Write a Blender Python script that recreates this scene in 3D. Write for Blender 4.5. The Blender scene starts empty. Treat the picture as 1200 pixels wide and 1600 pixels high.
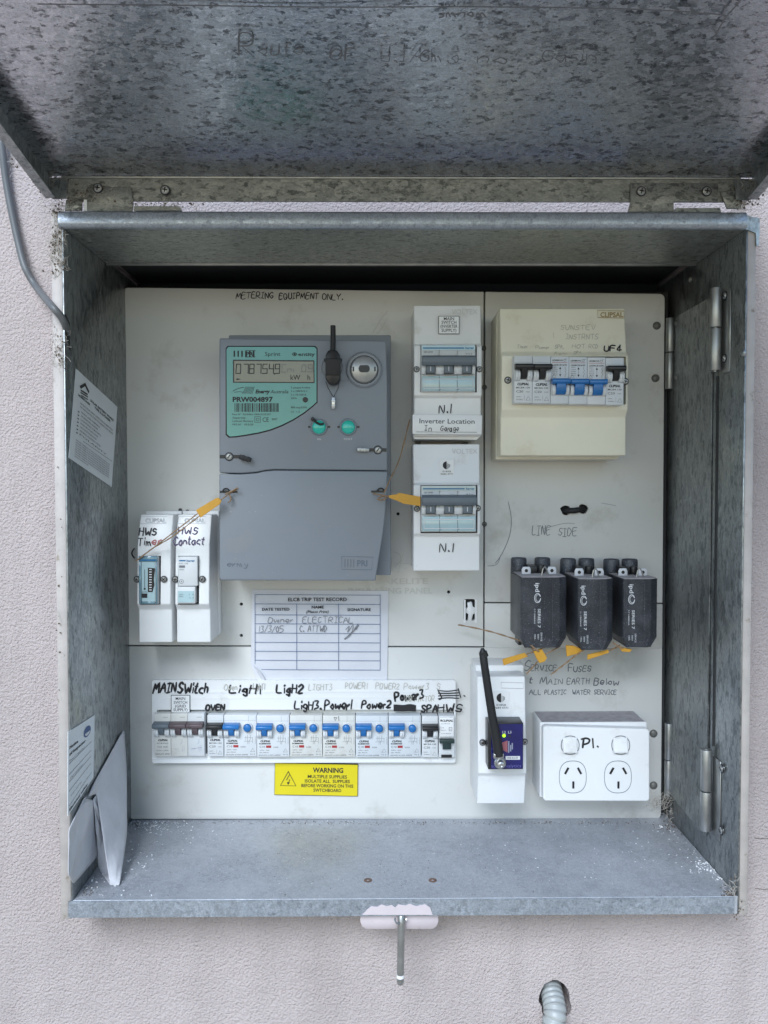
import bpy, bmesh, math, random
from mathutils import Vector, Matrix
random.seed(7)
R = math.radians
S = bpy.context.scene
COL = S.collection

# ---------------------------------------------------------------- camera
F = 1190.0                                   # focal length in photograph pixels
CAMP = Vector((0, -0.86, 0))
YAW, PITCH, ROLL = -0.0084, -0.030, 0.0015
cam_d = bpy.data.cameras.new('camera')
cam = bpy.data.objects.new('camera', cam_d)
COL.objects.link(cam)
cam_d.sensor_fit = 'VERTICAL'
cam_d.sensor_height = 36.0
cam_d.lens = 36.0 * F / 1600.0
cam_d.clip_start = 0.02
cam_d.clip_end = 500
cam.location = CAMP
BASIS = Matrix.Rotation(YAW, 3, 'Z') @ Matrix.Rotation(PITCH, 3, 'X') @ Matrix.Rotation(ROLL, 3, 'Y')
cam.rotation_euler = (BASIS @ Matrix.Rotation(math.pi / 2, 3, 'X')).to_euler()
S.camera = cam

# ---------------------------------------------------------------- sky, sun, exposure
SUN_EL, SUN_AZ = R(40), R(200)              # azimuth clockwise from behind the wall
w = bpy.data.worlds.new('World')
S.world = w
w.use_nodes = True
nt = w.node_tree
bg = nt.nodes['Background']
sky = nt.nodes.new('ShaderNodeTexSky')
sky.sky_type = 'NISHITA'
sky.sun_disc = False
sky.sun_elevation = SUN_EL
sky.sun_rotation = SUN_AZ
sky.air_density = 1.3
sky.dust_density = 0.5
sky.ozone_density = 2.0
nt.links.new(sky.outputs[0], bg.inputs[0])
bg.inputs[1].default_value = 0.07
sd = bpy.data.lights.new('sun', 'SUN')
sd.energy = 1.2
sd.angle = R(28)
sd.color = (0.84, 0.92, 1.0)
sun = bpy.data.objects.new('sun', sd)
COL.objects.link(sun)
dirv = Vector((math.sin(SUN_AZ) * math.cos(SUN_EL), math.cos(SUN_AZ) * math.cos(SUN_EL), math.sin(SUN_EL)))
sun.rotation_euler = (-dirv).to_track_quat('-Z', 'Y').to_euler()
S.view_settings.view_transform = 'Standard'
S.view_settings.look = 'None'
S.view_settings.exposure = 1.6
S.view_settings.gamma = 1.0

# ---------------------------------------------------------------- pixel <-> place
def ray(px, py):
    return BASIS @ Vector(((px - 600) / F, 1.0, -(py - 800) / F))
def U(px, py, y):                            # point on the upright plane at depth y
    d = ray(px, py)
    return CAMP + d * ((y - CAMP.y) / d.y)
def UX(px, py, x):
    d = ray(px, py)
    return CAMP + d * ((x - CAMP.x) / d.x)
def UZ(px, py, z):
    d = ray(px, py)
    return CAMP + d * ((z - CAMP.z) / d.z)
def PX(n, y):                                # length of n photograph pixels at depth y
    return n * (y - CAMP.y) / F

# ---------------------------------------------------------------- materials
def lin(c):
    return tuple((v / 12.92 if v <= 0.04045 else ((v + 0.055) / 1.055) ** 2.4) for v in c)
MATS = {}
def mat(name, col, rough=0.5, metal=0.0, var=0.0, vscale=30, bump=0.0, bscale=300, speck=None, speck_s=900, speck_t=0.66,
        spec=0.5, stretch=(1, 1, 1), dirt=None, dirt_s=12, dirt_lo=0.55, dirt_hi=0.75, trans=0.0, coat=0.0, emit=None):
    m = bpy.data.materials.new(name)
    m.use_nodes = True
    n = m.node_tree.nodes
    L = m.node_tree.links
    b = n['Principled BSDF']
    b.inputs['Base Color'].default_value = (*col, 1)
    b.inputs['Roughness'].default_value = rough
    b.inputs['Metallic'].default_value = metal
    b.inputs['Specular IOR Level'].default_value = spec
    b.inputs['Transmission Weight'].default_value = trans
    b.inputs['Coat Weight'].default_value = coat
    if emit:
        b.inputs['Emission Color'].default_value = (*col, 1)
        b.inputs['Emission Strength'].default_value = emit
    tc = n.new('ShaderNodeTexCoord')
    mp = n.new('ShaderNodeMapping')
    mp.inputs['Scale'].default_value = stretch
    L.new(tc.outputs['Object'], mp.inputs[0])
    cur = None
    def mixc(fac, a, bcol):
        mx = n.new('ShaderNodeMix'); mx.data_type = 'RGBA'
        L.new(fac, mx.inputs[0])
        if a is None: mx.inputs[6].default_value = (*col, 1)
        else: L.new(a, mx.inputs[6])
        mx.inputs[7].default_value = (*bcol, 1)
        return mx.outputs[2]
    def noise(scale, detail=4, rgh=0.6):
        q = n.new('ShaderNodeTexNoise'); q.inputs['Scale'].default_value = scale
        q.inputs['Detail'].default_value = detail; q.inputs['Roughness'].default_value = rgh
        L.new(mp.outputs[0], q.inputs[0]); return q.outputs[0]
    def rng(src, a, bb):
        q = n.new('ShaderNodeMapRange'); q.inputs[1].default_value = a; q.inputs[2].default_value = bb
        L.new(src, q.inputs[0]); return q.outputs[0]
    if var:
        cur = mixc(rng(noise(vscale), 0.3, 0.7), cur, tuple(max(0, c * (1 - var)) for c in col))
    if dirt:
        cur = mixc(rng(noise(dirt_s, 8, 0.7), dirt_lo, dirt_hi), cur, dirt)
    if speck:
        v1 = rng(noise(speck_s, 2, 0.5), speck_t, speck_t + 0.03)
        cur = mixc(v1, cur, speck)
    if cur is not None:
        L.new(cur, b.inputs['Base Color'])
    if bump:
        bp = n.new('ShaderNodeBump'); bp.inputs['Distance'].default_value = bump
        bp.inputs['Strength'].default_value = 1.0
        L.new(noise(bscale, 3, 0.55), bp.inputs['Height'])
        L.new(bp.outputs[0], b.inputs['Normal'])
    if var:
        L.new(rng(noise(vscale * 1.7), 0.2, 0.8), n.new('ShaderNodeMath').inputs[0])
    return m

def galv(name, base, dark, scale, stretch, thr=0.2, rough=0.42, metal=0.75, second=0.75, tint=None, dusty=0.0):
    m = bpy.data.materials.new(name); m.use_nodes = True
    n = m.node_tree.nodes; L = m.node_tree.links
    b = n['Principled BSDF']
    tc = n.new('ShaderNodeTexCoord'); mp = n.new('ShaderNodeMapping')
    mp.inputs['Scale'].default_value = stretch
    L.new(tc.outputs['Object'], mp.inputs[0])
    nz = n.new('ShaderNodeTexNoise'); nz.inputs['Scale'].default_value = scale * 1.1; nz.inputs['Detail'].default_value = 3
    L.new(mp.outputs[0], nz.inputs[0])
    va = n.new('ShaderNodeVectorMath'); va.operation = 'MULTIPLY_ADD'
    va.inputs[1].default_value = (1.9 / scale,) * 3
    L.new(nz.outputs['Color'], va.inputs[0]); L.new(mp.outputs[0], va.inputs[2])
    vo = n.new('ShaderNodeTexVoronoi'); vo.inputs['Scale'].default_value = scale
    L.new(va.outputs[0], vo.inputs['Vector'])
    sep = n.new('ShaderNodeSeparateColor'); L.new(vo.outputs['Color'], sep.inputs[0])
    cr = n.new('ShaderNodeValToRGB')
    e = cr.color_ramp.elements
    e[0].position = 0.0; e[0].color = (*dark, 1)
    e[1].position = 1.0; e[1].color = (*[min(1, c * 1.12) for c in base], 1)
    q = cr.color_ramp.elements.new(thr); q.color = (*[c * second for c in base], 1)
    q = cr.color_ramp.elements.new(max(thr - 0.06, 0.01)); q.color = (*dark, 1)
    q = cr.color_ramp.elements.new(thr + 0.25); q.color = (*base, 1)
    gn = n.new('ShaderNodeTexNoise'); gn.inputs['Scale'].default_value = scale * 1.5; gn.inputs['Detail'].default_value = 5; gn.inputs['Roughness'].default_value = 0.65
    L.new(mp.outputs[0], gn.inputs[0])
    m1 = n.new('ShaderNodeMath'); m1.operation = 'MULTIPLY_ADD'; m1.inputs[1].default_value = 1.3; m1.inputs[2].default_value = -0.65
    L.new(gn.outputs[0], m1.inputs[0])
    m2 = n.new('ShaderNodeMath'); m2.operation = 'MULTIPLY_ADD'; m2.inputs[1].default_value = 0.75; L.new(sep.outputs[0], m2.inputs[0]); L.new(m1.outputs[0], m2.inputs[2])
    m3 = n.new('ShaderNodeMath'); m3.operation = 'ADD'; m3.inputs[1].default_value = 0.14; L.new(m2.outputs[0], m3.inputs[0])
    L.new(m3.outputs[0], cr.inputs[0])
    fn = n.new('ShaderNodeTexNoise'); fn.inputs['Scale'].default_value = 9; fn.inputs['Detail'].default_value = 8
    L.new(tc.outputs['Object'], fn.inputs[0])
    mr = n.new('ShaderNodeMapRange'); mr.inputs[1].default_value = 0.35; mr.inputs[2].default_value = 0.7
    L.new(fn.outputs[0], mr.inputs[0])
    mx = n.new('ShaderNodeMix'); mx.data_type = 'RGBA'; mx.blend_type = 'MULTIPLY'
    ml = n.new('ShaderNodeMath'); ml.operation = 'MULTIPLY'; ml.inputs[1].default_value = 0.6
    L.new(mr.outputs[0], ml.inputs[0]); L.new(ml.outputs[0], mx.inputs[0])
    L.new(cr.outputs[0], mx.inputs[6]); mx.inputs[7].default_value = (*(tint or (0.75, 0.77, 0.8)), 1)
    out = mx.outputs[2]
    sn = n.new('ShaderNodeTexNoise'); sn.inputs['Scale'].default_value = scale * 2.6; sn.inputs['Detail'].default_value = 4; sn.inputs['Roughness'].default_value = 0.7
    L.new(mp.outputs[0], sn.inputs[0])
    sr = n.new('ShaderNodeMapRange'); sr.inputs[1].default_value = 0.3; sr.inputs[2].default_value = 0.72; sr.inputs[3].default_value = 0.72; sr.inputs[4].default_value = 1.28
    L.new(sn.outputs[0], sr.inputs[0])
    sv = n.new('ShaderNodeVectorMath'); sv.operation = 'SCALE'; L.new(out, sv.inputs[0]); L.new(sr.outputs[0], sv.inputs['Scale'])
    out = sv.outputs[0]
    if dusty:
        dn = n.new('ShaderNodeTexNoise'); dn.inputs['Scale'].default_value = 16; dn.inputs['Detail'].default_value = 10
        dn.inputs['Roughness'].default_value = 0.75
        L.new(tc.outputs['Object'], dn.inputs[0])
        dr = n.new('ShaderNodeMapRange'); dr.inputs[1].default_value = 0.42; dr.inputs[2].default_value = 0.62
        dr.inputs[4].default_value = dusty
        L.new(dn.outputs[0], dr.inputs[0])
        dm = n.new('ShaderNodeMix'); dm.data_type = 'RGBA'
        L.new(dr.outputs[0], dm.inputs[0]); L.new(out, dm.inputs[6]); dm.inputs[7].default_value = (0.52, 0.54, 0.58, 1)
        out = dm.outputs[2]
    L.new(out, b.inputs['Base Color'])
    b.inputs['Metallic'].default_value = metal
    rr = n.new('ShaderNodeMapRange'); rr.inputs[3].default_value = rough - 0.1; rr.inputs[4].default_value = rough + 0.16
    L.new(sep.outputs[1], rr.inputs[0]); L.new(rr.outputs[0], b.inputs['Roughness'])
    bp = n.new('ShaderNodeBump'); bp.inputs['Distance'].default_value = 0.0004; bp.inputs['Strength'].default_value = 0.5
    L.new(nz.outputs[0], bp.inputs['Height']); L.new(bp.outputs[0], b.inputs['Normal'])
    return m

M = {}
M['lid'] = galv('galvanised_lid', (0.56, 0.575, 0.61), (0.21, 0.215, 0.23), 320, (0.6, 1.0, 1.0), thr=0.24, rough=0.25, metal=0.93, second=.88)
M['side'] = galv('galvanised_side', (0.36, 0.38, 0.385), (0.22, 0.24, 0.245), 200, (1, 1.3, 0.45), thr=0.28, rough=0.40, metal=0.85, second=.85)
M['top'] = galv('galvanised_top', (0.48, 0.50, 0.48), (0.22, 0.23, 0.22), 380, (0.6, 1, 1), thr=0.18, rough=0.38, metal=0.88)
M['floor'] = galv('galvanised_floor', (0.40, 0.415, 0.45), (0.35, 0.365, 0.40), 420, (0.9, 0.8, 1), thr=0.2, rough=0.55, metal=0.45, dusty=0.5, second=.96)
M['lip'] = galv('galvanised_lip', (0.40, 0.44, 0.50), (0.32, 0.355, 0.41), 300, (0.8, 1, 0.8), thr=0.2, rough=0.42, metal=0.7, second=.93)
M['lidflange'] = galv('shaded_dirty_flange', (0.27, 0.275, 0.26), (0.13, 0.135, 0.13), 300, (0.55, 1, 1), thr=0.26, rough=0.5, metal=0.7, second=.85)  # zinc with the shade at the lid hinge put into its colour, plus dirt
M['hinge'] = mat('hinge_steel', (0.42, 0.43, 0.43), 0.36, 0.85, var=0.3, vscale=60)
M['steel'] = mat('bright_steel', (0.6, 0.61, 0.62), 0.28, 0.95, var=0.3, vscale=200)
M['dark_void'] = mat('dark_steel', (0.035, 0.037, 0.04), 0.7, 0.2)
M['flange'] = mat('cream_paint_flange', (0.50, 0.46, 0.44), 0.6, 0, var=0.2, vscale=40, dirt=(0.24, 0.19, 0.14), dirt_s=60, dirt_lo=0.60, dirt_hi=0.70, bump=0.0003, bscale=200)
M['panel'] = mat('panel_board', (0.65, 0.65, 0.63), 0.42, 0, var=0.10, vscale=5, dirt=(0.40, 0.38, 0.33), dirt_s=14, dirt_lo=0.55, dirt_hi=0.82, bump=0.00006, bscale=500)
M['white'] = mat('white_plastic', (0.78, 0.79, 0.80), 0.33, 0, var=0.04, vscale=20, dirt=(0.5, 0.47, 0.42), dirt_s=30, dirt_lo=0.58, dirt_hi=0.85)
M['white2'] = mat('white_breaker_plastic', (0.66, 0.68, 0.70), 0.4, 0, var=0.06, vscale=60)
M['cream'] = mat('yellowed_plastic', (0.80, 0.765, 0.63), 0.38, 0, var=0.08, vscale=12, dirt=(0.5, 0.42, 0.26), dirt_s=14, dirt_lo=0.56, dirt_hi=0.82)
M['grey'] = mat('grey_meter_plastic', (0.225, 0.25, 0.285), 0.42, 0, var=0.08, vscale=12, bump=0.00003, bscale=1500, dirt=(0.27, 0.26, 0.25), dirt_s=25, dirt_lo=0.56, dirt_hi=0.85, speck=(0.42, 0.42, 0.42), speck_s=350, speck_t=0.76)
M['grey2'] = mat('toggle_grey', (0.13, 0.16, 0.19), 0.4, 0, var=0.1, vscale=60)
M['teal'] = mat('teal_meter_face', (0.09, 0.33, 0.30), 0.22, 0, var=0.12, vscale=20, coat=0.3)
M['teal_btn'] = mat('teal_button', (0.02, 0.50, 0.40), 0.18, 0, coat=0.5)
M['lcd'] = mat('lcd_grey', (0.27, 0.265, 0.20), 0.2, 0, var=0.1, vscale=20)
M['ink'] = mat('black_ink', (0.012, 0.012, 0.016), 0.55, 0)
M['ink_purple'] = mat('purple_marker', (0.05, 0.03, 0.10), 0.5, 0)
M['ink_red'] = mat('faded_red_marker', (0.42, 0.14, 0.14), 0.6, 0)
M['pencil'] = mat('pencil_grey', (0.16, 0.17, 0.19), 0.6, 0)
M['ghost'] = mat('faded_writing', (0.46, 0.45, 0.40), 0.6, 0)
M['ghost2'] = mat('faint_writing', (0.44, 0.44, 0.43), 0.6, 0)
M['blue_ink'] = mat('blue_print', (0.07, 0.12, 0.26), 0.6, 0)
M['lid_ink'] = mat('lid_pencil', (0.15, 0.155, 0.17), 0.6, 0)
M['hager_blue'] = mat('blue_stripe', (0.01, 0.14, 0.32), 0.35, 0)
M['clear'] = mat('pale_blue_window', (0.42, 0.58, 0.62), 0.12, 0, var=0.12, vscale=60, coat=0.6)
M['clear2'] = mat('smoky_window', (0.16, 0.28, 0.34), 0.1, 0, var=0.3, vscale=60, coat=0.6)
M['black'] = mat('black_plastic', (0.012, 0.012, 0.014), 0.35, 0)
M['black_rough'] = mat('black_rubber', (0.010, 0.010, 0.012), 0.55, 0)
M['fuse'] = mat('dusty_black_moulding', (0.033, 0.037, 0.048), 0.45, 0, var=0.3, vscale=50, speck=(0.28, 0.30, 0.34), speck_s=1000, speck_t=0.66, dirt=(0.10, 0.105, 0.12), dirt_s=35, dirt_lo=0.45, dirt_hi=0.8)
M['dust'] = mat('dust_grey', (0.42, 0.40, 0.42), 0.8, 0, var=0.3, vscale=150)
M['blue'] = mat('blue_toggle', (0.008, 0.14, 0.42), 0.3, 0, coat=0.2)
M['maroon'] = mat('faded_maroon_toggle', (0.125, 0.09, 0.10), 0.4, 0, var=0.3, vscale=90)
M['green_dark'] = mat('dark_green_toggle', (0.015, 0.035, 0.035), 0.35, 0)
M['red'] = mat('red_tag', (0.36, 0.03, 0.035), 0.4, 0)
M['yellow'] = mat('yellow_sign', (0.68, 0.56, 0.005), 0.35, 0, var=0.06, vscale=20)
M['tag'] = mat('orange_seal_tag', (0.64, 0.33, 0.035), 0.4, 0, var=0.15, vscale=60)
M['twine'] = mat('tan_seal_wire', (0.36, 0.23, 0.13), 0.6, 0, var=0.4, vscale=300)
M['navy'] = mat('navy_label', (0.012, 0.012, 0.12), 0.22, 0, var=0.3, vscale=60, coat=0.4)
M['led_g'] = mat('green_led', (0.35, 0.8, 0.02), 0.3, 0, emit=0.5)
M['paper'] = mat('paper', (0.66, 0.67, 0.72), 0.7, 0, var=0.08, vscale=18, bump=0.0006, bscale=45)
M['paper2'] = mat('folded_paper', (0.60, 0.60, 0.64), 0.75, 0, var=0.18, vscale=20, bump=0.001, bscale=60)
M['sticker'] = mat('notice_sticker', (0.70, 0.74, 0.78), 0.5, 0, var=0.06, vscale=20)
M['cable'] = mat('grey_cable', (0.12, 0.127, 0.135), 0.45, 0, var=0.1, vscale=30)
M['conduit'] = mat('grey_conduit', (0.36, 0.38, 0.38), 0.4, 0, var=0.15, vscale=60)
M['flake'] = mat('white_paint_flake', (0.75, 0.76, 0.78), 0.7, 0)
M['nest'] = mat('dried_dirt', (0.15, 0.11, 0.08), 0.9, 0, var=0.5, vscale=300)
M['web'] = mat('cobweb', (0.45, 0.42, 0.38), 0.9, 0)
M['pink_plate'] = mat('wall_painted_plate', (0.60, 0.53, 0.56), 0.5, 0, var=0.1, vscale=40, dirt=(0.35, 0.30, 0.28), dirt_s=90, dirt_lo=0.62, dirt_hi=0.75)
M['rust'] = mat('rusty_rivet', (0.22, 0.14, 0.11), 0.7, 0.3, var=0.5, vscale=400)
M['rivet'] = mat('grey_rivet', (0.17, 0.17, 0.16), 0.45, 0.3, var=0.2, vscale=200)
M['sky_blue'] = mat('light_blue_mark', (0.06, 0.25, 0.45), 0.4)
M['logo_red'] = mat('dull_red_logo', (0.30, 0.10, 0.12), 0.4)
M['logo_grey'] = mat('grey_logo', (0.25, 0.27, 0.35), 0.4)
M['whiteprint'] = mat('white_print', (0.62, 0.63, 0.66), 0.5)

def wall_mat():
    m = bpy.data.materials.new('pink_render'); m.use_nodes = True
    n = m.node_tree.nodes; L = m.node_tree.links; b = n['Principled BSDF']
    tc = n.new('ShaderNodeTexCoord')
    def noi(s, d, r=0.6):
        q = n.new('ShaderNodeTexNoise'); q.inputs['Scale'].default_value = s; q.inputs['Detail'].default_value = d
        q.inputs['Roughness'].default_value = r; L.new(tc.outputs['Object'], q.inputs[0]); return q
    a = noi(5, 10, .7); f = noi(430, 2, 0.5)
    cr = n.new('ShaderNodeValToRGB'); cr.color_ramp.elements[0].position = 0.3; cr.color_ramp.elements[1].position = 0.7
    cr.color_ramp.elements[0].color = (0.415, 0.36, 0.355, 1); cr.color_ramp.elements[1].color = (0.51, 0.445, 0.44, 1)
    L.new(a.outputs[0], cr.inputs[0])
    sp = noi(140, 5, 0.7); mr = n.new('ShaderNodeMapRange'); mr.inputs[1].default_value = 0.70; mr.inputs[2].default_value = 0.74
    L.new(sp.outputs[0], mr.inputs[0])
    mx = n.new('ShaderNodeMix'); mx.data_type = 'RGBA'; L.new(mr.outputs[0], mx.inputs[0]); L.new(cr.outputs[0], mx.inputs[6])
    mx.inputs[7].default_value = (0.30, 0.25, 0.24, 1)
    mpw = n.new('ShaderNodeMapping'); mpw.inputs['Scale'].default_value = (26, 26, 1.6); L.new(tc.outputs['Object'], mpw.inputs[0])
    st = n.new('ShaderNodeTexNoise'); st.inputs['Scale'].default_value = 1.0; st.inputs['Detail'].default_value = 6; L.new(mpw.outputs[0], st.inputs[0])
    sm_ = n.new('ShaderNodeMapRange'); sm_.inputs[1].default_value = 0.5; sm_.inputs[2].default_value = 0.75; sm_.inputs[4].default_value = 0.28; L.new(st.outputs[0], sm_.inputs[0])
    m3 = n.new('ShaderNodeMix'); m3.data_type = 'RGBA'; L.new(sm_.outputs[0], m3.inputs[0]); L.new(mx.outputs[2], m3.inputs[6]); m3.inputs[7].default_value = (0.30, 0.26, 0.25, 1)
    L.new(m3.outputs[2], b.inputs['Base Color']); b.inputs['Roughness'].default_value = 0.85
    b.inputs['Specular IOR Level'].default_value = 0.2
    g2 = noi(900, 2, 0.5); ad = n.new('ShaderNodeMath'); ad.operation = 'MULTIPLY_ADD'; ad.inputs[1].default_value = 0.4
    L.new(g2.outputs[0], ad.inputs[0]); L.new(f.outputs[0], ad.inputs[2])
    bp = n.new('ShaderNodeBump'); bp.inputs['Distance'].default_value = 0.0026; bp.inputs['Strength'].default_value = 0.9
    L.new(ad.outputs[0], bp.inputs['Height']); L.new(bp.outputs[0], b.inputs['Normal'])
    return m
M['wall'] = wall_mat()
M['ground'] = mat('concrete_paving', (0.36, 0.31, 0.24), 0.9, 0, var=0.2, vscale=3)

# ---------------------------------------------------------------- mesh builder
class MB:
    def __init__(s): s.v = []; s.f = []; s.fm = []; s.m = 0
    def add(s, vs, fs):
        o = len(s.v); s.v += [Vector(v) for v in vs]
        for f in fs: s.f.append([o + i for i in f]); s.fm.append(s.m)
    def box(s, x0, x1, y0, y1, z0, z1):
        if x0 > x1: x0, x1 = x1, x0
        if y0 > y1: y0, y1 = y1, y0
        if z0 > z1: z0, z1 = z1, z0
        s.add([(x0, y0, z0), (x1, y0, z0), (x1, y1, z0), (x0, y1, z0), (x0, y0, z1), (x1, y0, z1), (x1, y1, z1), (x0, y1, z1)],
              [(0, 3, 2, 1), (4, 5, 6, 7), (0, 1, 5, 4), (1, 2, 6, 5), (2, 3, 7, 6), (3, 0, 4, 7)])
    def obox(s, c, ax, ay, az):              # centre and half-axis vectors
        c = Vector(c); P = []
        for k in (-1, 1):
            for j, i in ((-1, -1), (-1, 1), (1, 1), (1, -1)):
                P.append(c + ax * i + ay * j + az * k)
        s.add(P, [(0, 3, 2, 1), (4, 5, 6, 7), (0, 1, 5, 4), (1, 2, 6, 5), (2, 3, 7, 6), (3, 0, 4, 7)])
    def extr(s, pts, d):                     # polygon swept by vector d
        n = len(pts); d = Vector(d); pts = [Vector(p) for p in pts]
        s.add(pts + [p + d for p in pts], [list(range(n)), list(range(2 * n - 1, n - 1, -1))] +
              [(i, n + i, n + (i + 1) % n, (i + 1) % n) for i in range(n)])
    def pbox(s, x0, y0, x1, y1, yf, yb):     # a box whose front face fills a photograph rectangle at depth yf
        a = U(x0, y0, yf); b = U(x1, y1, yf); s.box(a.x, b.x, yf, yb, b.z, a.z)
    def pq(s, pts, yf, yb):                  # polygon in photograph pixels at depth yf, swept back to yb
        s.extr([U(x, y, yf) for x, y in pts], (0, yb - yf, 0))
    def cyl(s, a, b, r0, r1=None, n=20, caps=True):
        a, b = Vector(a), Vector(b); r1 = r0 if r1 is None else r1
        d = (b - a).normalized(); u = d.orthogonal().normalized(); w_ = d.cross(u)
        P = [p + (u * math.cos(t) + w_ * math.sin(t)) * r for p, r in ((a, r0), (b, r1)) for t in [2 * math.pi * k / n for k in range(n)]]
        fs = [(i, (i + 1) % n, n + (i + 1) % n, n + i) for i in range(n)]
        if caps: fs += [list(range(n - 1, -1, -1)), list(range(n, 2 * n))]
        s.add(P, fs)
    def lathe(s, c, d, prof, n=24):          # prof: (distance along d, radius)
        c = Vector(c); d = Vector(d).normalized(); u = d.orthogonal().normalized(); w_ = d.cross(u); P = []; fs = []
        for h, r in prof:
            for k in range(n):
                t = 2 * math.pi * k / n; P.append(c + d * h + (u * math.cos(t) + w_ * math.sin(t)) * r)
        for j in range(len(prof) - 1):
            for k in range(n):
                fs.append((j * n + k, j * n + (k + 1) % n, (j + 1) * n + (k + 1) % n, (j + 1) * n + k))
        if prof[0][1] > 1e-6: fs.append(list(range(n - 1, -1, -1)))
        if prof[-1][1] > 1e-6: fs.append([(len(prof) - 1) * n + k for k in range(n)])
        s.add(P, fs)
    def tube(s, path, r, n=8, rf=None):
        P = [Vector(p) for p in path]; V = []; fs = []; u = None
        for i, p in enumerate(P):
            d = (P[min(i + 1, len(P) - 1)] - P[max(i - 1, 0)]).normalized()
            u = d.orthogonal().normalized() if u is None else (u - d * u.dot(d)).normalized()
            w_ = d.cross(u); rr = r if rf is None else rf(i / (len(P) - 1))
            V += [p + (u * math.cos(2 * math.pi * k / n) + w_ * math.sin(2 * math.pi * k / n)) * rr for k in range(n)]
        for i in range(len(P) - 1):
            for k in range(n): fs.append((i * n + k, i * n + (k + 1) % n, (i + 1) * n + (k + 1) % n, (i + 1) * n + k))
        fs += [list(range(n - 1, -1, -1)), [(len(P) - 1) * n + k for k in range(n)]]
        s.add(V, fs)
    def quad(s, a, b, c, d): s.add([a, b, c, d], [(0, 1, 2, 3)])
    def disc(s, c, r, n=24, y=None):
        c = Vector(c); s.add([c + Vector((math.cos(2 * math.pi * k / n) * r, 0, math.sin(2 * math.pi * k / n) * r)) for k in range(n)], [list(range(n))])
    def ring(s, c, r0, r1, n=28):
        c = Vector(c); V = []
        for r in (r0, r1): V += [c + Vector((math.cos(2 * math.pi * k / n) * r, 0, math.sin(2 * math.pi * k / n) * r)) for k in range(n)]
        s.add(V, [(k, (k + 1) % n, n + (k + 1) % n, n + k) for k in range(n)])
    def ribbon(s, pts, wd, nrm):             # flat stroke of width wd lying in the plane with normal nrm
        P = [Vector(p) for p in pts]; nrm = Vector(nrm)
        if len(P) < 2: return
        V = []
        d0 = (P[1] - P[0]).normalized(); d1 = (P[-1] - P[-2]).normalized()
        P[0] = P[0] - d0 * wd * .35; P[-1] = P[-1] + d1 * wd * .35
        for i, p in enumerate(P):
            d = (P[min(i + 1, len(P) - 1)] - P[max(i - 1, 0)])
            if d.length < 1e-9: d = d0
            q = d.normalized().cross(nrm) * wd / 2
            if i in (0, len(P) - 1): q = q * .75
            V += [p - q, p + q]
        s.add(V, [(2 * i, 2 * i + 1, 2 * i + 3, 2 * i + 2) for i in range(len(P) - 1)])

ORG = {}
def part(name, mb, mats, parent=None, bevel=0, seg=2, smooth=48, label=None, kind=None, origin=None):
    o_ = ORG.get(parent.name, Vector()) if parent is not None else (Vector(origin) if origin is not None else Vector())
    me = bpy.data.meshes.new(name)
    me.from_pydata([v - o_ for v in mb.v], [], mb.f)
    for m_ in (mats if isinstance(mats, (list, tuple)) else [mats]): me.materials.append(M[m_] if isinstance(m_, str) else m_)
    for p, k in zip(me.polygons, mb.fm): p.material_index = k
    bm = bmesh.new(); bm.from_mesh(me)
    if bevel:
        bmesh.ops.remove_doubles(bm, verts=bm.verts, dist=1e-6)
        ed = [e for e in bm.edges if len(e.link_faces) == 2 and e.calc_face_angle(0) > R(28)]
        bmesh.ops.bevel(bm, geom=ed, offset=bevel, segments=seg, profile=0.5, affect='EDGES', clamp_overlap=True)
    if mb.f and any(len(f) > 4 for f in mb.f) or bevel:
        pass
    bm.to_mesh(me); bm.free()
    for p in me.polygons: p.use_smooth = True
    try: me.set_sharp_from_angle(angle=R(smooth))
    except Exception: pass
    o = bpy.data.objects.new(name, me); COL.objects.link(o)
    ORG[o.name] = o_
    if parent is not None: o.parent = parent
    elif origin is not None: o.location = origin
    if label: o['label'] = label
    if kind: o['kind'] = kind
    return o
def closed_fix(o):
    bm = bmesh.new(); bm.from_mesh(o.data); bmesh.ops.recalc_face_normals(bm, faces=bm.faces); bm.to_mesh(o.data); bm.free()
    return o
def carve(o, cutters):
    closed_fix(o)
    for c in cutters:
        me = bpy.data.meshes.new('cut'); o_ = ORG[o.name]
        me.from_pydata([v - o_ for v in c.v], [], c.f)
        co = bpy.data.objects.new('cut', me); COL.objects.link(co)
        if o.parent is None: co.location = o.location
        else: co.parent = o.parent
        closed_fix(co)
        md = o.modifiers.new('b', 'BOOLEAN'); md.operation = 'DIFFERENCE'; md.object = co; md.solver = 'EXACT'
        bpy.context.view_layer.update()
        dg = bpy.context.evaluated_depsgraph_get()
        nm = bpy.data.meshes.new_from_object(o.evaluated_get(dg))
        o.modifiers.remove(md); old = o.data; nm.name = old.name; o.data = nm
        bpy.data.objects.remove(co); bpy.data.meshes.remove(me)
    for p in o.data.polygons: p.use_smooth = True
    try: o.data.set_sharp_from_angle(angle=R(40))
    except Exception: pass
    return o
def thing(name, label, cat, origin, group=None):
    o = bpy.data.objects.new(name, None); COL.objects.link(o)
    o.empty_display_size = 0.02
    o.location = origin; ORG[o.name] = Vector(origin); o['label'] = label; o['category'] = cat
    if group: o['group'] = group
    return o
def tag(o, label, cat, group=None, kind=None):
    if kind: o['kind'] = kind
    o['label'] = label; o['category'] = cat
    if group: o['group'] = group
    return o
def structure(o):
    o['kind'] = 'structure'; return o

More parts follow.
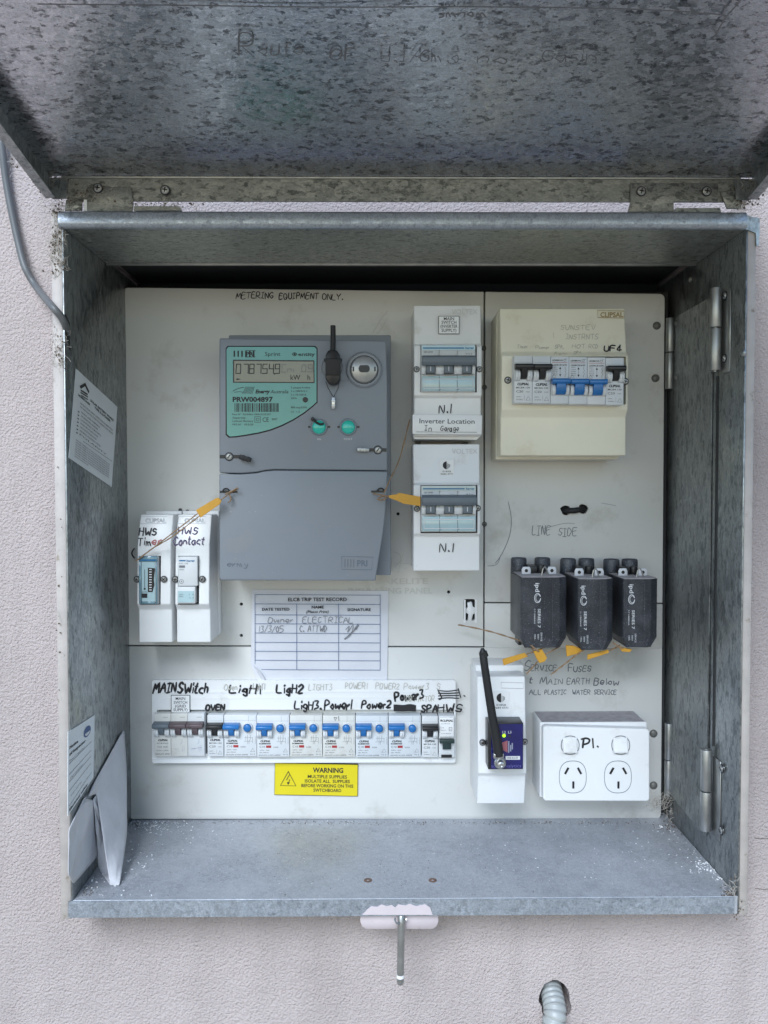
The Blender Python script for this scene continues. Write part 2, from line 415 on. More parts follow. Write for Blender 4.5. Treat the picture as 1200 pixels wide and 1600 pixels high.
# ---------------------------------------------------------------- lettering
XD, ZD, ND = Vector((1, 0, 0)), Vector((0, 0, 1)), Vector((0, -1, 0))
TCACHE = {}
def glyphs(text, bold, italic):
    k = (text, bold, italic)
    if k in TCACHE: return TCACHE[k]
    cu = bpy.data.curves.new('t', 'FONT'); cu.body = text; cu.resolution_u = 2; cu.offset = bold; cu.shear = italic
    cu.fill_mode = 'FRONT'
    ob = bpy.data.objects.new('t', cu); COL.objects.link(ob)
    bpy.context.view_layer.update()
    me = bpy.data.meshes.new_from_object(ob.evaluated_get(bpy.context.evaluated_depsgraph_get()))
    V = [v.co.copy() for v in me.vertices]; Fc = [list(p.vertices) for p in me.polygons]
    bpy.data.objects.remove(ob); bpy.data.curves.remove(cu); bpy.data.meshes.remove(me)
    x0 = min([v.x for v in V] or [0]); x1 = max([v.x for v in V] or [1])
    TCACHE[k] = (V, Fc, x0, x1); return TCACHE[k]
CAPH = 0.70
def txt(mb, text, O, h, xd=XD, zd=ZD, w=None, al='C', bold=0.0, it=0.0):
    V, Fc, x0, x1 = glyphs(text, bold, it)
    s = h / CAPH; sx = s if w is None else w / max(x1 - x0, 1e-6)
    ox = {'C': (x0 + x1) / 2, 'L': x0, 'R': x1}[al]
    mb.add([Vector(O) + xd * ((v.x - ox) * sx) + zd * ((v.y - CAPH / 2) * s) for v in V], Fc)
def ptxt(mb, text, px, py, h, y, w=None, al='C', bold=0.0, it=0.0, rot=0.0):
    c, s_ = math.cos(rot), math.sin(rot)
    txt(mb, text, U(px, py, y), PX(h, y), XD * c + ZD * s_, ZD * c - XD * s_, None if w is None else PX(w, y), al, bold, it)

G = {  # single-stroke handwriting: x then y digits, baseline y=2, capitals to y=9
'A': "02 39 62;15 55", 'B': "02 09 39 58 46 16;46 55 53 32 02", 'C': "58 39 18 05 13 32 53", 'D': "02 09 38 56 44 22 02",
'E': "59 09 02 52;06 46", 'F': "59 09 02;06 46", 'G': "58 39 18 05 13 32 53 55 35", 'H': "02 09;52 59;06 56", 'I': "22 29;09 49;02 42",
'K': "02 09;59 05 52", 'L': "09 02 52", 'M': "02 19 34 69 72", 'N': "02 09 52 59", 'O': "39 18 05 13 32 53 66 58 39", 'P': "02 09 49 57 46 05",
'Q': "39 18 05 13 32 53 66 58 39;44 62", 'R': "02 09 49 57 45 05;25 62", 'S': "58 39 18 16 45 54 32 03", 'T': "09 69;39 32",
'U': "09 04 22 42 54 59", 'V': "09 32 69", 'W': "09 22 46 62 79", 'Y': "09 36 69;36 32", 'Z': "09 59 02 52",
'a': "46 26 04 13 32 45 46 52", 'c': "46 26 04 13 32 42", 'd': "46 26 04 13 32 45;59 42 52", 'e': "04 44 46 26 04 13 32 43",
'g': "46 26 04 23 43 46 40 20 11", 'h': "09 02;05 26 45 42", 'i': "16 12;18 19", 'k': "09 02;46 04 42", 'l': "19 12", 'm': "06 02;05 16 32;35 46 62",
'n': "06 02;05 26 45 42", 'o': "26 04 13 32 44 36 26", 'p': "06 00;05 26 45 33 03", 'r': "06 02;04 26 36", 's': "36 16 05 34 33 12 02",
't': "29 13 32;07 37", 'u': "06 03 22 43 46;46 42", 'v': "06 22 46", 'w': "06 12 35 52 66", 'y': "06 23;46 20 00", 'z': "06 46 02 42",
'0': "28 06 04 22 43 46 28", '1': "19 12", '2': "08 29 48 46 02 42", '3': "09 49 26 45 43 12 02", '4': "39 04 54;39 32", '5': "59 09 06 36 54 32 02",
'6': "49 15 03 22 43 45 14", '7': "09 59 22", '8': "28 06 44 32 13 46 28", '9': "46 26 07 29 48 42", '.': "12 13 22", ',': "12 00", '/': "02 49",
'-': "05 45", '+': "05 45;27 23", '(': "29 06 04 21", ')': "09 26 24 01"}
STAG = [0]
def smooth_pts(p, k=3):
    if len(p) < 3: return p
    out = []
    for i in range(len(p) - 1):
        p0 = p[max(i - 1, 0)]; p1 = p[i]; p2 = p[i + 1]; p3 = p[min(i + 2, len(p) - 1)]
        for j in range(k):
            t = j / k
            out.append(tuple(0.5 * ((2 * p1[a]) + (-p0[a] + p2[a]) * t + (2 * p0[a] - 5 * p1[a] + 4 * p2[a] - p3[a]) * t * t + (-p0[a] + 3 * p1[a] - 3 * p2[a] + p3[a]) * t ** 3) for a in (0, 1)))
    out.append(p[-1]); return out
def hand(mb, text, px, py, h, y, wpx=None, lw=1.6, slant=0.1, jit=0.5, gap=0.30, rot=0.0, rnd=None, curvy=True, frame=None):
    """px,py = left end of baseline; h = capital height; all in photograph pixels at depth y"""
    rnd = rnd or random.Random(hash(len(text)) + sum(map(ord, text)))
    items = []; x = 0.0
    for ch in text:
        if ch == ' ': x += 5; continue
        g = G.get(ch)
        if g is None: x += 4; continue
        wmax = 0; S_ = []
        for st in g.split(';'):
            pts = [(int(q[0]), int(q[1]) - 2) for q in st.split()]
            wmax = max(wmax, max(p[0] for p in pts)); S_.append(pts)
        dy = rnd.uniform(-.4, .4)
        for pts in S_:
            pp = [(x + a + rnd.uniform(-jit, jit), b + dy + rnd.uniform(-jit, jit)) for a, b in pts]
            items.append(smooth_pts(pp) if curvy else pp)
        x += wmax + 7 * gap
    tot = max(x - 7 * gap, 1); s = h / 7.0; sx = s if wpx is None else wpx / tot
    for pp in items:
        STAG[0] = (STAG[0] + 1) % 9
        yy = -0.00002 * STAG[0]
        L_ = []
        for a, b in pp:
            X = a * sx + b * s * slant; Z = b * s
            xr = X * math.cos(rot) + Z * math.sin(rot); zr = -X * math.sin(rot) + Z * math.cos(rot)
            if frame: L_.append(frame(px + xr, py - zr, -yy))
            else:
                q = U(px + xr, py - zr, y); q.y += yy; L_.append(q)
        mb.ribbon(L_, PX(lw, y) * rnd.uniform(.85, 1.15), (0, -1, 0) if not frame else frame.n)
def stroke(mb, pts, y, lw, sm=True):
    STAG[0] = (STAG[0] + 1) % 9
    P = smooth_pts([tuple(map(float, p)) for p in pts]) if sm else pts
    L_ = []
    for a, b in P:
        q = U(a, b, y); q.y -= 0.00002 * STAG[0]; L_.append(q)
    mb.ribbon(L_, PX(lw, y), (0, -1, 0))

def screw(name, c, r, parent, m='steel', depth=0.0015, ax=Vector((0, -1, 0)), slot='ink', cross=True, rot=0.6):
    mb = MB(); c = Vector(c)
    mb.lathe(c - ax * .001, ax, [(0, r), (depth * .5 + .001, r), (depth + .001, r * .72), (depth + .0012, 0.0)], 18)
    mb.m = 1
    mb.lathe(c - ax * .0002, ax, [(0, r * 1.28), (.0005, r * 1.25), (.0006, r)], 18)
    u = ax.orthogonal().normalized(); v = ax.cross(u)
    a = u * math.cos(rot) + v * math.sin(rot); b = ax.cross(a)
    for q, p in ((a, b),) + (((b, a),) if cross else ()):
        mb.obox(c + ax * (depth + .0001), q * r * .62, p * r * .14, ax * .0004)
    return part(name, mb, [m, slot], parent, smooth=25)

# ================================================================ THE SETTING: wall and ground
YF = -0.167                                  # front plane of the box
YW = -0.118                                  # face of the rendered wall
fTL, fTR, fBR, fBL = U(99, 357, YF), U(1166, 358, YF), U(1162, 1432, YF), U(98, 1432, YF)
XL, XR = fTL.x, fTR.x
ZFL = U(600, 1404, YF).z                     # floor level at the front
ZT = U(600, 357, YF).z
ZLB = U(600, 1431, YF).z                     # bottom of the front lip
zg = -1.35
mb = MB(); mb.box(-3.5, 3.5, YW, 0.12, zg, 1.7)
wall = part('wall', mb, 'wall'); structure(wall)
c1 = MB(); c1.box(XL - .006, XR + .006, -.3, .07, ZLB + .004, ZT + .012)
hc = U(866, 1562, YW)
c2 = MB()
hp = []
rr = random.Random(3)
for k in range(22):
    t = 2 * math.pi * k / 22
    hp.append(U(867 + math.cos(t) * 24 * rr.uniform(.92, 1.12) + (2 if math.sin(t) < 0 else 0), 1564 - math.sin(t) * 33 * rr.uniform(.95, 1.07), YW) - Vector((0, .02, 0)))
c2.extr(hp, (0, .15, 0))
carve(wall, [c1, c2])
mb = MB(); mb.box(-40, 40, -40, YW + .2, zg - .05, zg)
g = part('ground', mb, 'ground'); structure(g)

# ================================================================ METER BOX
BO = Vector((0.02, YF, ZFL))
box = thing('meter_box', 'open galvanised steel meter box set in the pink wall with its lid raised', 'meter box', BO)
T = 0.0016
def zx(px, py, y): p = U(px, py, y); return p.x, p.z
YB = 0.055
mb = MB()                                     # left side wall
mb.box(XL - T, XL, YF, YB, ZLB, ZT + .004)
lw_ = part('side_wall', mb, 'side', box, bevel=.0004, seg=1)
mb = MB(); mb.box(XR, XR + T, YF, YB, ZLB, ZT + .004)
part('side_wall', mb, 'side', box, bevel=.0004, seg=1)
# front flanges (painted, with sealant) left and right
mb = MB()
fo = U(84, 700, YF).x
mb.box(fo, XL - T - .0002, YF + .0008, YF + .003, ZLB - .002, U(90, 332, YF).z)
mb.box(fo, fo + .0016, YF + .003, YW - .0004, ZLB - .002, U(90, 332, YF).z)
part('front_flange', mb, 'flange', box, bevel=.0005, seg=1)
mb = MB()
fo2 = U(1178, 700, YF).x
mb.box(XR + T + .0002, fo2, YF + .0008, YF + .003, ZLB - .002, U(1180, 345, YF).z)
mb.box(fo2 - .0016, fo2, YF + .003, YW - .0004, ZLB - .002, U(1180, 345, YF).z)
part('front_flange', mb, 'flange', box, bevel=.0005, seg=1)
# floor, slightly sloping, with folded front lip
mb = MB()
zb = U(600, 1280, 0).z
za = ZFL
prof = [(YF, ZLB), (YF, za - .0003), (YF + .0003, za), (-.1645 + .012, za + .0004), (0.0, zb), (YB, zb + .001), (YB, zb - .0012), (YF + .004, za - .004), (YF + .0035, ZLB)]
mb.extr([(XL + .0003, a, b) for a, b in prof], (XR - XL - .0006, 0, 0))
mb2 = MB(); mb2.extr([(XL + .0003, a, b) for a, b in [(YF + .006, za - .0006), (YF + .007, za + .0012), (YF + .0085, za + .0012), (YF + .0095, za - .0006)]], (XR - XL - .011, 0, 0))
flo = part('floor_tray', mb, 'floor', box, smooth=15)
mb = MB(); mb.box(U(107, 1410, YF).x, U(1147, 1410, YF).x, YF - .0009, YF - .0001, ZLB + .0004, ZFL - .0005)
part('front_lip', mb, 'lip', box)
# top sheet and its rolled front edge
mb = MB()
x0, x1 = XL + .0003, XR - .0003
yt = -.060
mb.box(x0, x1, YF + .002, yt, ZT, ZT + .0014)
tp = part('top_sheet', mb, 'top', box)
mb = MB(); mb.box(x0, x1, yt - .0016, yt + .0016, ZT - .0022, ZT + .003)
part('fold_ridge', mb, 'hinge', tp, bevel=.0006)
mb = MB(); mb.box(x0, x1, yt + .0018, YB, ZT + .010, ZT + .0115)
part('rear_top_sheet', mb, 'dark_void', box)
mb = MB()
zt1 = U(600, 331, YF).z; zt0 = U(600, 358, YF).z
xa, xb = U(93, 340, YF).x, U(1186, 345, YF).x
lipp = [(YF - .0002, zt0), (YF - .0030, zt0 + .0012), (YF - .0042, zt0 + .004), (YF - .0030, zt1 - .003), (YF - .001, zt1 - .0004), (YW - .0003, zt1), (YW - .0003, zt1 - .0015), (YF + .001, zt1 - .0022), (YF + .001, zt0)]
mb.extr([(xa, a, b) for a, b in lipp], (U(1165, 340, YF).x - xa, 0, 0))
part('top_lip', mb, 'lip', box, smooth=60)
mb = MB()
mb.pq([(1165, 334), (1172, 338), (1187, 341), (1187, 362), (1186, 384), (1182, 384), (1181, 364), (1165, 358)], YF - .001, YF + .0008)
part('corner_cap', mb, 'side', box)
# back wall
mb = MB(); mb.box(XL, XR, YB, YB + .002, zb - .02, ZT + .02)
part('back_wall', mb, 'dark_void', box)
# right hand hinged mounting plate lying along the side wall
mb = MB()
yb_ = lambda px: 0
def side_y(px): return UX(px, 800, XR - .003).y
ypl = side_y(1108)
ztop = UX(1060, 430, XR - .003).z
pz0 = UX(1100, 1290, XR - .003).z
# plate with a chamfered top edge: outline in (y, z)
yk = side_y(1050)
mb.extr([(XR - .0022, a, b) for a, b in [(yk + .03, UX(1053, 1243, XR).z), (yk + .004, UX(1053, 1243, XR).z), (ypl + .003, UX(1105, 1308, XR).z), (ypl, UX(1106, 1300, XR).z),
        (ypl, UX(1108, 468, XR).z), (ypl + .003, UX(1104, 470, XR).z), (yk + .004, UX(1056, 497, XR).z), (yk + .03, UX(1056, 497, XR).z)]], (.0012, 0, 0))
mp_ = part('hinged_plate', mb, 'side', box)
mb = MB(); mb.extr([(XR - .0012, a, b) for a, b in [(side_y(1114), UX(1114, 1165, XR).z), (side_y(1116.5), UX(1116, 1165, XR).z), (side_y(1116.5), UX(1116, 590, XR).z), (side_y(1114), UX(1114, 590, XR).z)]], (.001, 0, 0))
part('plate_gap', mb, 'dark_void', box)

def big_hinge(pyt, pym, pyb, pxc, leaf_x1, scr):
    """two barrel halves, a leaf on the side wall with two screws"""
    xb_ = XR - .0075
    y = UX(pxc, 700, xb_).y
    h = None
    mb = MB()
    z1, zm, z0 = UX(pxc, pyt, xb_).z, UX(pxc, pym, xb_).z, UX(pxc, pyb, xb_).z
    r = .0056
    mb.cyl((xb_, y, z1), (xb_, y, zm + .0006), r, n=20)
    h = part('hinge', mb, 'hinge', box, bevel=.0005, smooth=40)
    mb = MB(); mb.cyl((xb_, y, zm - .0006), (xb_, y, z0), r, n=20); part('barrel', mb, 'hinge', h, bevel=.0005, smooth=40)
    mb = MB(); mb.cyl((xb_, y, z0 - .001), (xb_, y, z1 + .0006), r * .45, n=12); part('hinge_pin', mb, 'hinge', h)
    if leaf_x1:
        yl0, yl1 = UX(pxc + 13, 700, XR).y, UX(leaf_x1, 700, XR).y
        mb = MB(); mb.box(XR - .0018, XR - .0002, yl1, yl0, z0 - .003, z1 - .006)
        mb.box(XR - .0075, XR - .002, yl0 - .0006, yl0 + .0009, z0, zm)
        part('leaf', mb, 'hinge', h, bevel=.0004, seg=1)
        for sx, sy in scr: screw('screw', UX(sx, sy, XR - .002), .0034, h, ax=Vector((-1, 0, 0)), cross=False, rot=.1)
    return h
big_hinge(452, 514, 580, 1116, 1141, [(1133, 462), (1132, 560)])
big_hinge(1175, 1241, 1304, 1109, 1134, [(1128, 1201), (1127, 1298)])
def small_hinge(px, pyt, pym, pyb):
    c = U(px, pyt, -.004); r = .0045; zm = U(px, pym, -.004).z; z0 = U(px, pyb, -.004).z
    mb = MB(); mb.cyl((c.x, -.004, c.z), (c.x, -.004, zm + .0005), r, n=16)
    h = part('hinge', mb, 'hinge', box, bevel=.0004, smooth=40)
    mb = MB(); mb.cyl((c.x, -.004, zm - .0005), (c.x, -.004, z0), r, n=16); part('barrel', mb, 'hinge', h, bevel=.0004, smooth=40)
small_hinge(1047, 497, 551, 608)
small_hinge(1045, 1130, 1187, 1243)
# rivets in the floor, peeled paint on the lip, side wall rivets
for px, py in ((575, 1376), (676, 1376)):
    c = UZ(px, py, ZFL + (zb - ZFL) * .22)
    mb = MB(); mb.lathe(c - Vector((0, 0, .0004)), (0, 0, 1), [(0, .0042), (.0010, .004), (.0014, .0022), (.0006, .0012), (.0006, 0)], 14)
    part('rivet', mb, 'rust', box)
for px, py in ((1077, 436), (1056, 505), (1056, 590), (1160, 552)):
    c = UX(px, py, XR - .0025)
    mb = MB(); mb.lathe(c + Vector((.002, 0, 0)), (-1, 0, 0), [(0, .003), (.002, .003), (.003, .0018), (.0032, 0)], 12)
    part('rivet', mb, 'hinge', box)
mb = MB(); mb.m = 0
pts = [(566, 1429.5), (574, 1421), (580, 1416), (590, 1417), (596, 1413), (604, 1416), (612, 1414), (618, 1418), (622, 1413), (634, 1415), (640, 1412), (650, 1416), (664, 1413), (672, 1418), (674, 1424), (676, 1429.5)]
mb.pq(pts, YF - .0013, YF - .0010)
part('peeled_paint', mb, 'pink_plate', box)

# ---- lid: raised almost level, its pan seen from below; hinge flange hangs down
TH = R(11)
LY = -.160
e1 = Vector((0, -math.cos(TH), math.sin(TH)))        # outward along the lid
e3 = Vector((0, -math.sin(TH), -math.cos(TH)))       # towards the inside of the lid
lx0, lx1 = U(76, 300, LY).x, U(1177, 300, LY).x
P0 = Vector((0, LY, U(600, 277, LY).z))
LL = .60
def lp(x, t, n): return Vector((x, 0, 0)) + P0 + e1 * t + e3 * n
mb = MB()
NX, NT = 24, 24
rl = random.Random(11)
def sag(i, j):
    u, v = i / NX, j / NT
    return .0040 * math.sin(math.pi * u) * math.sin(math.pi * min(1, v * 1.3)) * (1 + .7 * math.sin(7 * u + 2)) + .0022 * math.sin(11 * u + 3 * v) * v
V = [lp(lx0 + (lx1 - lx0) * i / NX, LL * j / NT, -sag(i, j)) for j in range(NT + 1) for i in range(NX + 1)]
Vt = [v - e3 * .0014 for v in V]
n_ = len(V); fs = []
for j in range(NT):
    for i in range(NX):
        a = j * (NX + 1) + i
        fs.append((a, a + 1, a + NX + 2, a + NX + 1)); fs.append((n_ + a, n_ + a + NX + 1, n_ + a + NX + 2, n_ + a + 1))
mb.add(V + Vt, fs)
lid = part('lid', mb, 'lid', box)
mb = MB()                                      # hinge flange, hanging down and facing the viewer
zf0 = U(600, 315, LY).z
mb.box(U(105, 300, LY).x, U(1155, 300, LY).x, LY, LY + .0015, zf0, P0.z - .0003)
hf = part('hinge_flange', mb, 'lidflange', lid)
mb = MB(); mb.box(lx0 + .012, lx1 - .012, LY - .0012, LY - .0001, P0.z - .0016, P0.z - .0001); part('fold_ridge', mb, 'hinge', lid)
for sx in (-1, 1):                             # side flanges
    X = lx0 if sx < 0 else lx1
    mb = MB()
    a = [lp(X, 0, .004), lp(X, .002, .021), lp(X, LL, .023), lp(X, LL, 0), lp(X, 0, 0)]
    mb.extr(a, (-sx * .0014, 0, 0))
    mb.extr([lp(X, .002, .0215), lp(X, LL, .0235), lp(X - sx * .009, LL, .0235), lp(X - sx * .009, .004, .0215)], e3 * .0014)
    part('side_flange', mb, 'side', lid)
    mb = MB()                                  # corner gusset
    mb.extr([lp(X, .0, .001), lp(X - sx * .018, 0.001, .001), lp(X - sx * .018, 0.001, .022), lp(X - sx * .006, .001, .0225), lp(X, .001, .018)], (0, .0012, 0))
    part('corner_gusset', mb, 'side', lid)
mb = MB(); mb.extr([lp(lx0 + .001, LL, 0), lp(lx1 - .001, LL, 0), lp(lx1 - .001, LL, .023), lp(lx0 + .001, LL, .023)], e1 * .0014)
part('front_flange', mb, 'side', lid)
def on_lid(px, py, off=0.0004):                # where a sight line meets the lid pan
    d = ray(px, py); nn = e3
    t = (P0 - CAMP).dot(nn) / d.dot(nn)
    return CAMP + d * t + nn * (off + .0007)
class LidFrame:
    n = e3
    def __call__(s, px, py, o): return on_lid(px, py, .0004 + o)
LF = LidFrame()
mb = MB()
hand(mb, 'R', 372, 84, 34, 0, 24, 1.4, frame=LF, rnd=random.Random(1))
hand(mb, 'oute', 404, 84, 17, 0, 66, 1.2, frame=LF, rnd=random.Random(2))
hand(mb, 'OF', 516, 92, 18, 0, 38, 1.5, frame=LF, rnd=random.Random(3))
hand(mb, 'U.I/Gm.o', 596, 94, 17, 0, 120, 1.2, frame=LF, rnd=random.Random(4))
hand(mb, 'no', 744, 96, 15, 0, 46, 1.3, frame=LF, rnd=random.Random(5))
hand(mb, 'Gasin', 846, 94, 18, 0, 84, 1.3, frame=LF, rnd=random.Random(6))
hand(mb, 'smnom', 686, 24, 11, 0, 72, 1.7, frame=LF, rnd=random.Random(8))
part('handwriting', mb, 'lid_ink', lid)
mb = MB()                                      # creased line across the pan and its corner tail
cr_ = [(60, 4), (190, 5), (300, 6), (420, 8), (560, 9), (700, 8), (840, 9), (960, 11), (1060, 15), (1132, 21)]
for a, b in zip(cr_[:-1], cr_[1:]): mb.ribbon([on_lid(*a), on_lid(*b)], .0014, e3)
mb.ribbon([on_lid(1156, 0), on_lid(1134, 24), on_lid(1113, 60)], .0014, e3)
part('crease', mb, 'lid_ink', lid)
mb = MB()                                      # pressed maker's mark
for dx in range(5):
    x = 578 + dx * 22
    for q in ([(x, 230), (x + 17, 230)], [(x, 236), (x + 15, 236)], [(x, 242), (x + 17, 242)], [(x, 230), (x, 242)]) + (([(x + 17, 230), (x + 17, 242)],) if dx % 2 else ()):
        mb.ribbon([on_lid(*p) for p in q], .0007, e3)
part('pressed_mark', mb, 'top', lid)
# lid hinge tabs and screws
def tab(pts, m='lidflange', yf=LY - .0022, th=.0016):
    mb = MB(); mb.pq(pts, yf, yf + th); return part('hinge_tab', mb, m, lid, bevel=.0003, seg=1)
tab([(136, 292), (205, 292), (208, 314), (207, 330), (136, 330), (134, 300)])
tab([(103, 312), (128, 310), (128, 329), (101, 329)])
tab([(985, 286), (1122, 286), (1122, 315), (1053, 315), (1053, 331), (981, 331), (985, 316)])
tab([(1126, 300), (1160, 296), (1158, 326), (1136, 326)])
for a in ([(209, 322), (280, 322), (283, 329), (209, 329)], [(1056, 325), (1125, 325), (1127, 331), (1055, 331)]):
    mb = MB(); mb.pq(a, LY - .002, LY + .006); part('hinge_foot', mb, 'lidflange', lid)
mb = MB(); mb.pbox(131, 312, 136, 329, LY - .0026, LY - .0005); part('spacer', mb, 'white', lid)
for px, py in ((153, 294), (258, 297), (1002, 299), (1104, 299)):
    screw('screw', U(px, py, LY - .0024), .0036, lid, m='hinge')

# latch plate and pin under the box
hp_ = thing('hasp_plate', 'wall coloured hasp plate with rounded corners under the middle of the box', 'hasp plate', U(625, 1440, YF + .004))
mb = MB(); mb.pq([(563, 1428), (685, 1428), (685, 1441), (682, 1448), (676, 1452), (572, 1452), (566, 1448), (563, 1441)], YF + .006, YF + .009)
part('plate', mb, 'pink_plate', hp_, bevel=.0004, seg=1)
lp_ = thing('locking_pin', 'thin steel pin hanging from the hasp plate below the box', 'locking pin', U(626, 1432, YF))
a, b = U(627, 1431, YF + .001), U(625.5, 1534, YF + .001)
mb = MB(); mb.tube([a + Vector((0, .010, .003)), a + Vector((0, .006, .0025)), a + Vector((0, .001, -.002)), a + Vector((0, 0, -.008)), a.lerp(b, .5), b], .0034, 16)
mb.lathe(b, (b - a).normalized(), [(0, .0034), (.002, .0026), (.003, 0)], 16)
part('rod', mb, 'hinge', lp_)
mb = MB(); q0, q1 = U(625.6, 1522, YF + .001), U(625.6, 1527, YF + .001); mb.cyl(q0, q1, .0036, n=16); part('worn_band', mb, 'white', lp_)
mb = MB()
for k in range(14):
    t = math.pi * k / 13
    pass
ring = [U(626 + 9 * math.cos(t), 1437 + 5 * math.sin(t), YF - .001) + Vector((0, .002 * math.sin(t * 2), 0)) for t in [math.pi * k / 10 for k in range(-1, 12)]]
mb.tube(ring, .0008, 6); part('wire_loop', mb, 'hinge', lp_)

# ================================================================ corrugated conduit in the hole, cable at left
cd = thing('conduit', 'light grey corrugated conduit coming out of a hole in the wall below the box', 'conduit', hc)
cp = [U(866, 1562, YW) + Vector((0, d, dz)) for d, dz in ((.07, .006), (.04, .006), (.018, .002))] + [U(867, 1578, YW - .006), U(865, 1600, YW - .012), U(864, 1640, YW - .014), U(864, 1700, YW - .013), U(865, 1900, YW - .013)]
def catmull(P, k):
    out = []
    for i in range(len(P) - 1):
        p0, p1, p2, p3 = P[max(i - 1, 0)], P[i], P[i + 1], P[min(i + 2, len(P) - 1)]
        for j in range(k):
            t = j / k; out.append(0.5 * ((2 * p1) + (-p0 + p2) * t + (2 * p0 - 5 * p1 + 4 * p2 - p3) * t * t + (-p0 + 3 * p1 - 3 * p2 + p3) * t ** 3))
    return out + [P[-1]]
def resample(P, d):
    out = [P[0]]; acc = 0
    for a, b in zip(P[:-1], P[1:]):
        L = (b - a).length; t = d - acc
        while t <= L: out.append(a.lerp(b, t / L)); t += d
        acc = (acc + L) % d
    return out
pth = resample(catmull(cp, 14), .00085)
mb = MB(); nn_ = len(pth)
mb.tube(pth, .0105, 28, rf=lambda u: (.0112 if (int(round(u * (nn_ - 1))) % 6) < 4 else .0093))
part('corrugated_tube', mb, 'conduit', cd, smooth=70)

cb = thing('wall_cable', 'grey cable running down the wall at left and into the box side', 'cable', U(60, 450, YW))
cpts = [U(-14, 60, YW - .012), U(-6, 150, YW - .010), U(2, 220, YW - .008), U(9, 280, YW - .006), U(18, 330, YW - .006), U(30, 385, YW - .007), U(40, 420, YW - .010), U(58, 450, YW - .014),
        U(80, 477, YF - .006), U(96, 496, YF - .006), U(104, 515, YF + .004), U(107, 540, YF + .03), U(112, 570, YF + .06)]
mb = MB(); mb.tube(catmull(cpts, 6), .0033, 14)
part('sheath', mb, 'cable', cb)
# dark notch in the side wall where the cable enters
mb = MB(); a = UX(98.5, 505, XL + .0004); 
mb.extr([(XL + .0003, YF - .0002, U(0, 490, YF).z), (XL + .0003, YF + .010, U(0, 500, YF).z), (XL + .0003, YF + .011, U(0, 545, YF).z), (XL + .0003, YF - .0002, U(0, 530, YF).z)], (.0003, 0, 0))
part('cable_notch', mb, 'dark_void', box)

# dried dirt and cobweb round the upper left corner, and by the right hinge
def debris(name, label, spots, seed, m='nest', n=60, y=YF - .001, size=.0016, hair=30):
    r = random.Random(seed); mb = MB()
    for (px, py, sx, sy, k) in spots:
        for i in range(k):
            c = U(r.gauss(px, sx), r.gauss(py, sy), y) + Vector((0, r.uniform(-.001, .004), 0))
            s_ = size * r.uniform(.2, 1.0)
            A = Vector((r.uniform(-1, 1), r.uniform(-1, 1), r.uniform(-1, 1))).normalized(); B = A.orthogonal().normalized(); C = A.cross(B)
            P = [c + A * s_, c - A * s_ * .8, c + B * s_ * .7, c - B * s_ * .6, c + C * s_ * .6, c - C * s_ * .7]
            mb.m = 0
            mb.add(P, [(0, 2, 4), (2, 1, 4), (1, 3, 4), (3, 0, 4), (2, 0, 5), (1, 2, 5), (3, 1, 5), (0, 3, 5)])
            if r.random() < .6:
                mb.m = 1
                q = c; path = [q]
                for _ in range(4): q = q + Vector((r.gauss(0, .003), r.gauss(0, .001), r.gauss(0, .003))); path.append(q)
                mb.tube(path, .00016, 3)
    o = part(name, mb, [m, 'web'])
    tag(o, label, 'dirt', kind='stuff'); return o
debris('dried_debris', 'dried dirt and cobweb clinging to the left flange near the lid hinge',
       [(88, 350, 6, 12, 60), (86, 385, 6, 12, 90), (88, 415, 7, 8, 50), (90, 540, 4, 14, 40), (93, 565, 3, 8, 24), (84, 330, 6, 4, 20), (94, 900, 2, 120, 10), (90, 1150, 2, 150, 10)], 5)
debris('dried_debris', 'brown dirt gathered under the raised lid at the left hinge corner',
       [(140, 302, 22, 8, 130), (70, 285, 10, 12, 80), (40, 240, 10, 14, 60), (105, 316, 14, 4, 40), (240, 318, 40, 1.5, 50), (22, 258, 3, 4, 8)], 6, y=LY - .002, size=.0015)
debris('dried_debris', 'light brown dirt in the lid corner above the right end of the box',
       [(1172, 300, 10, 8, 120), (1190, 278, 7, 10, 90), (1158, 314, 7, 4, 50)], 8, y=LY - .002, size=.0020)
debris('dried_debris', 'dark dirt in the lower right corner of the box',
       [(1153, 1420, 5, 10, 60), (1148, 1395, 4, 10, 30)], 9, y=YF + .001)
debris('cobweb_tangle', 'dusty cobweb tangle between the outlet and the lower right inner hinge', [(1038, 1250, 10, 5, 40), (1028, 1256, 5, 5, 24), (1052, 1268, 9, 14, 60)], 14, y=-.012, size=.0008)
mb = MB()
for a in ([(1179, 1309), (1188, 1310.5), (1203, 1310)], [(1180, 1388), (1192, 1389.5), (1203, 1389)]):
    stroke(mb, a, YW - .0003, .9)
part('hairline_crack', mb, 'nest', wall)
# white paint flakes lying on the floor
def flakes(label, spots, seed, m='flake', cat='paint flakes', nm='paint_flakes'):
    r = random.Random(seed); mb = MB()
    for (px, py, sx, sy, k, sz) in spots:
        for i in range(k):
            qx, qy = r.gauss(px, sx), min(r.gauss(py, sy), 1400)
            qy = max(qy, 1284)
            zz = ZFL
            for _ in range(4):
                p = UZ(qx, qy, zz); zz = ZFL + (zb - ZFL) * max(0, min(1, (p.y - YF) / (-YF)))
            if not (XL + .002 < p.x < XR - .001): continue
            c = p + Vector((0, 0, .0007)); t = r.uniform(0, 6.28); s_ = sz * r.uniform(.4, 1.3)
            A = Vector((math.cos(t), math.sin(t), r.uniform(-.4, .4))) * s_; B = Vector((-math.sin(t), math.cos(t), r.uniform(-.5, .5))) * s_ * r.uniform(.3, .9)
            mb.extr([c - A, c - B, c + A * .8, c + B], (0, 0, .0003))
    o = part(nm, mb, m); tag(o, label, cat, kind='stuff')
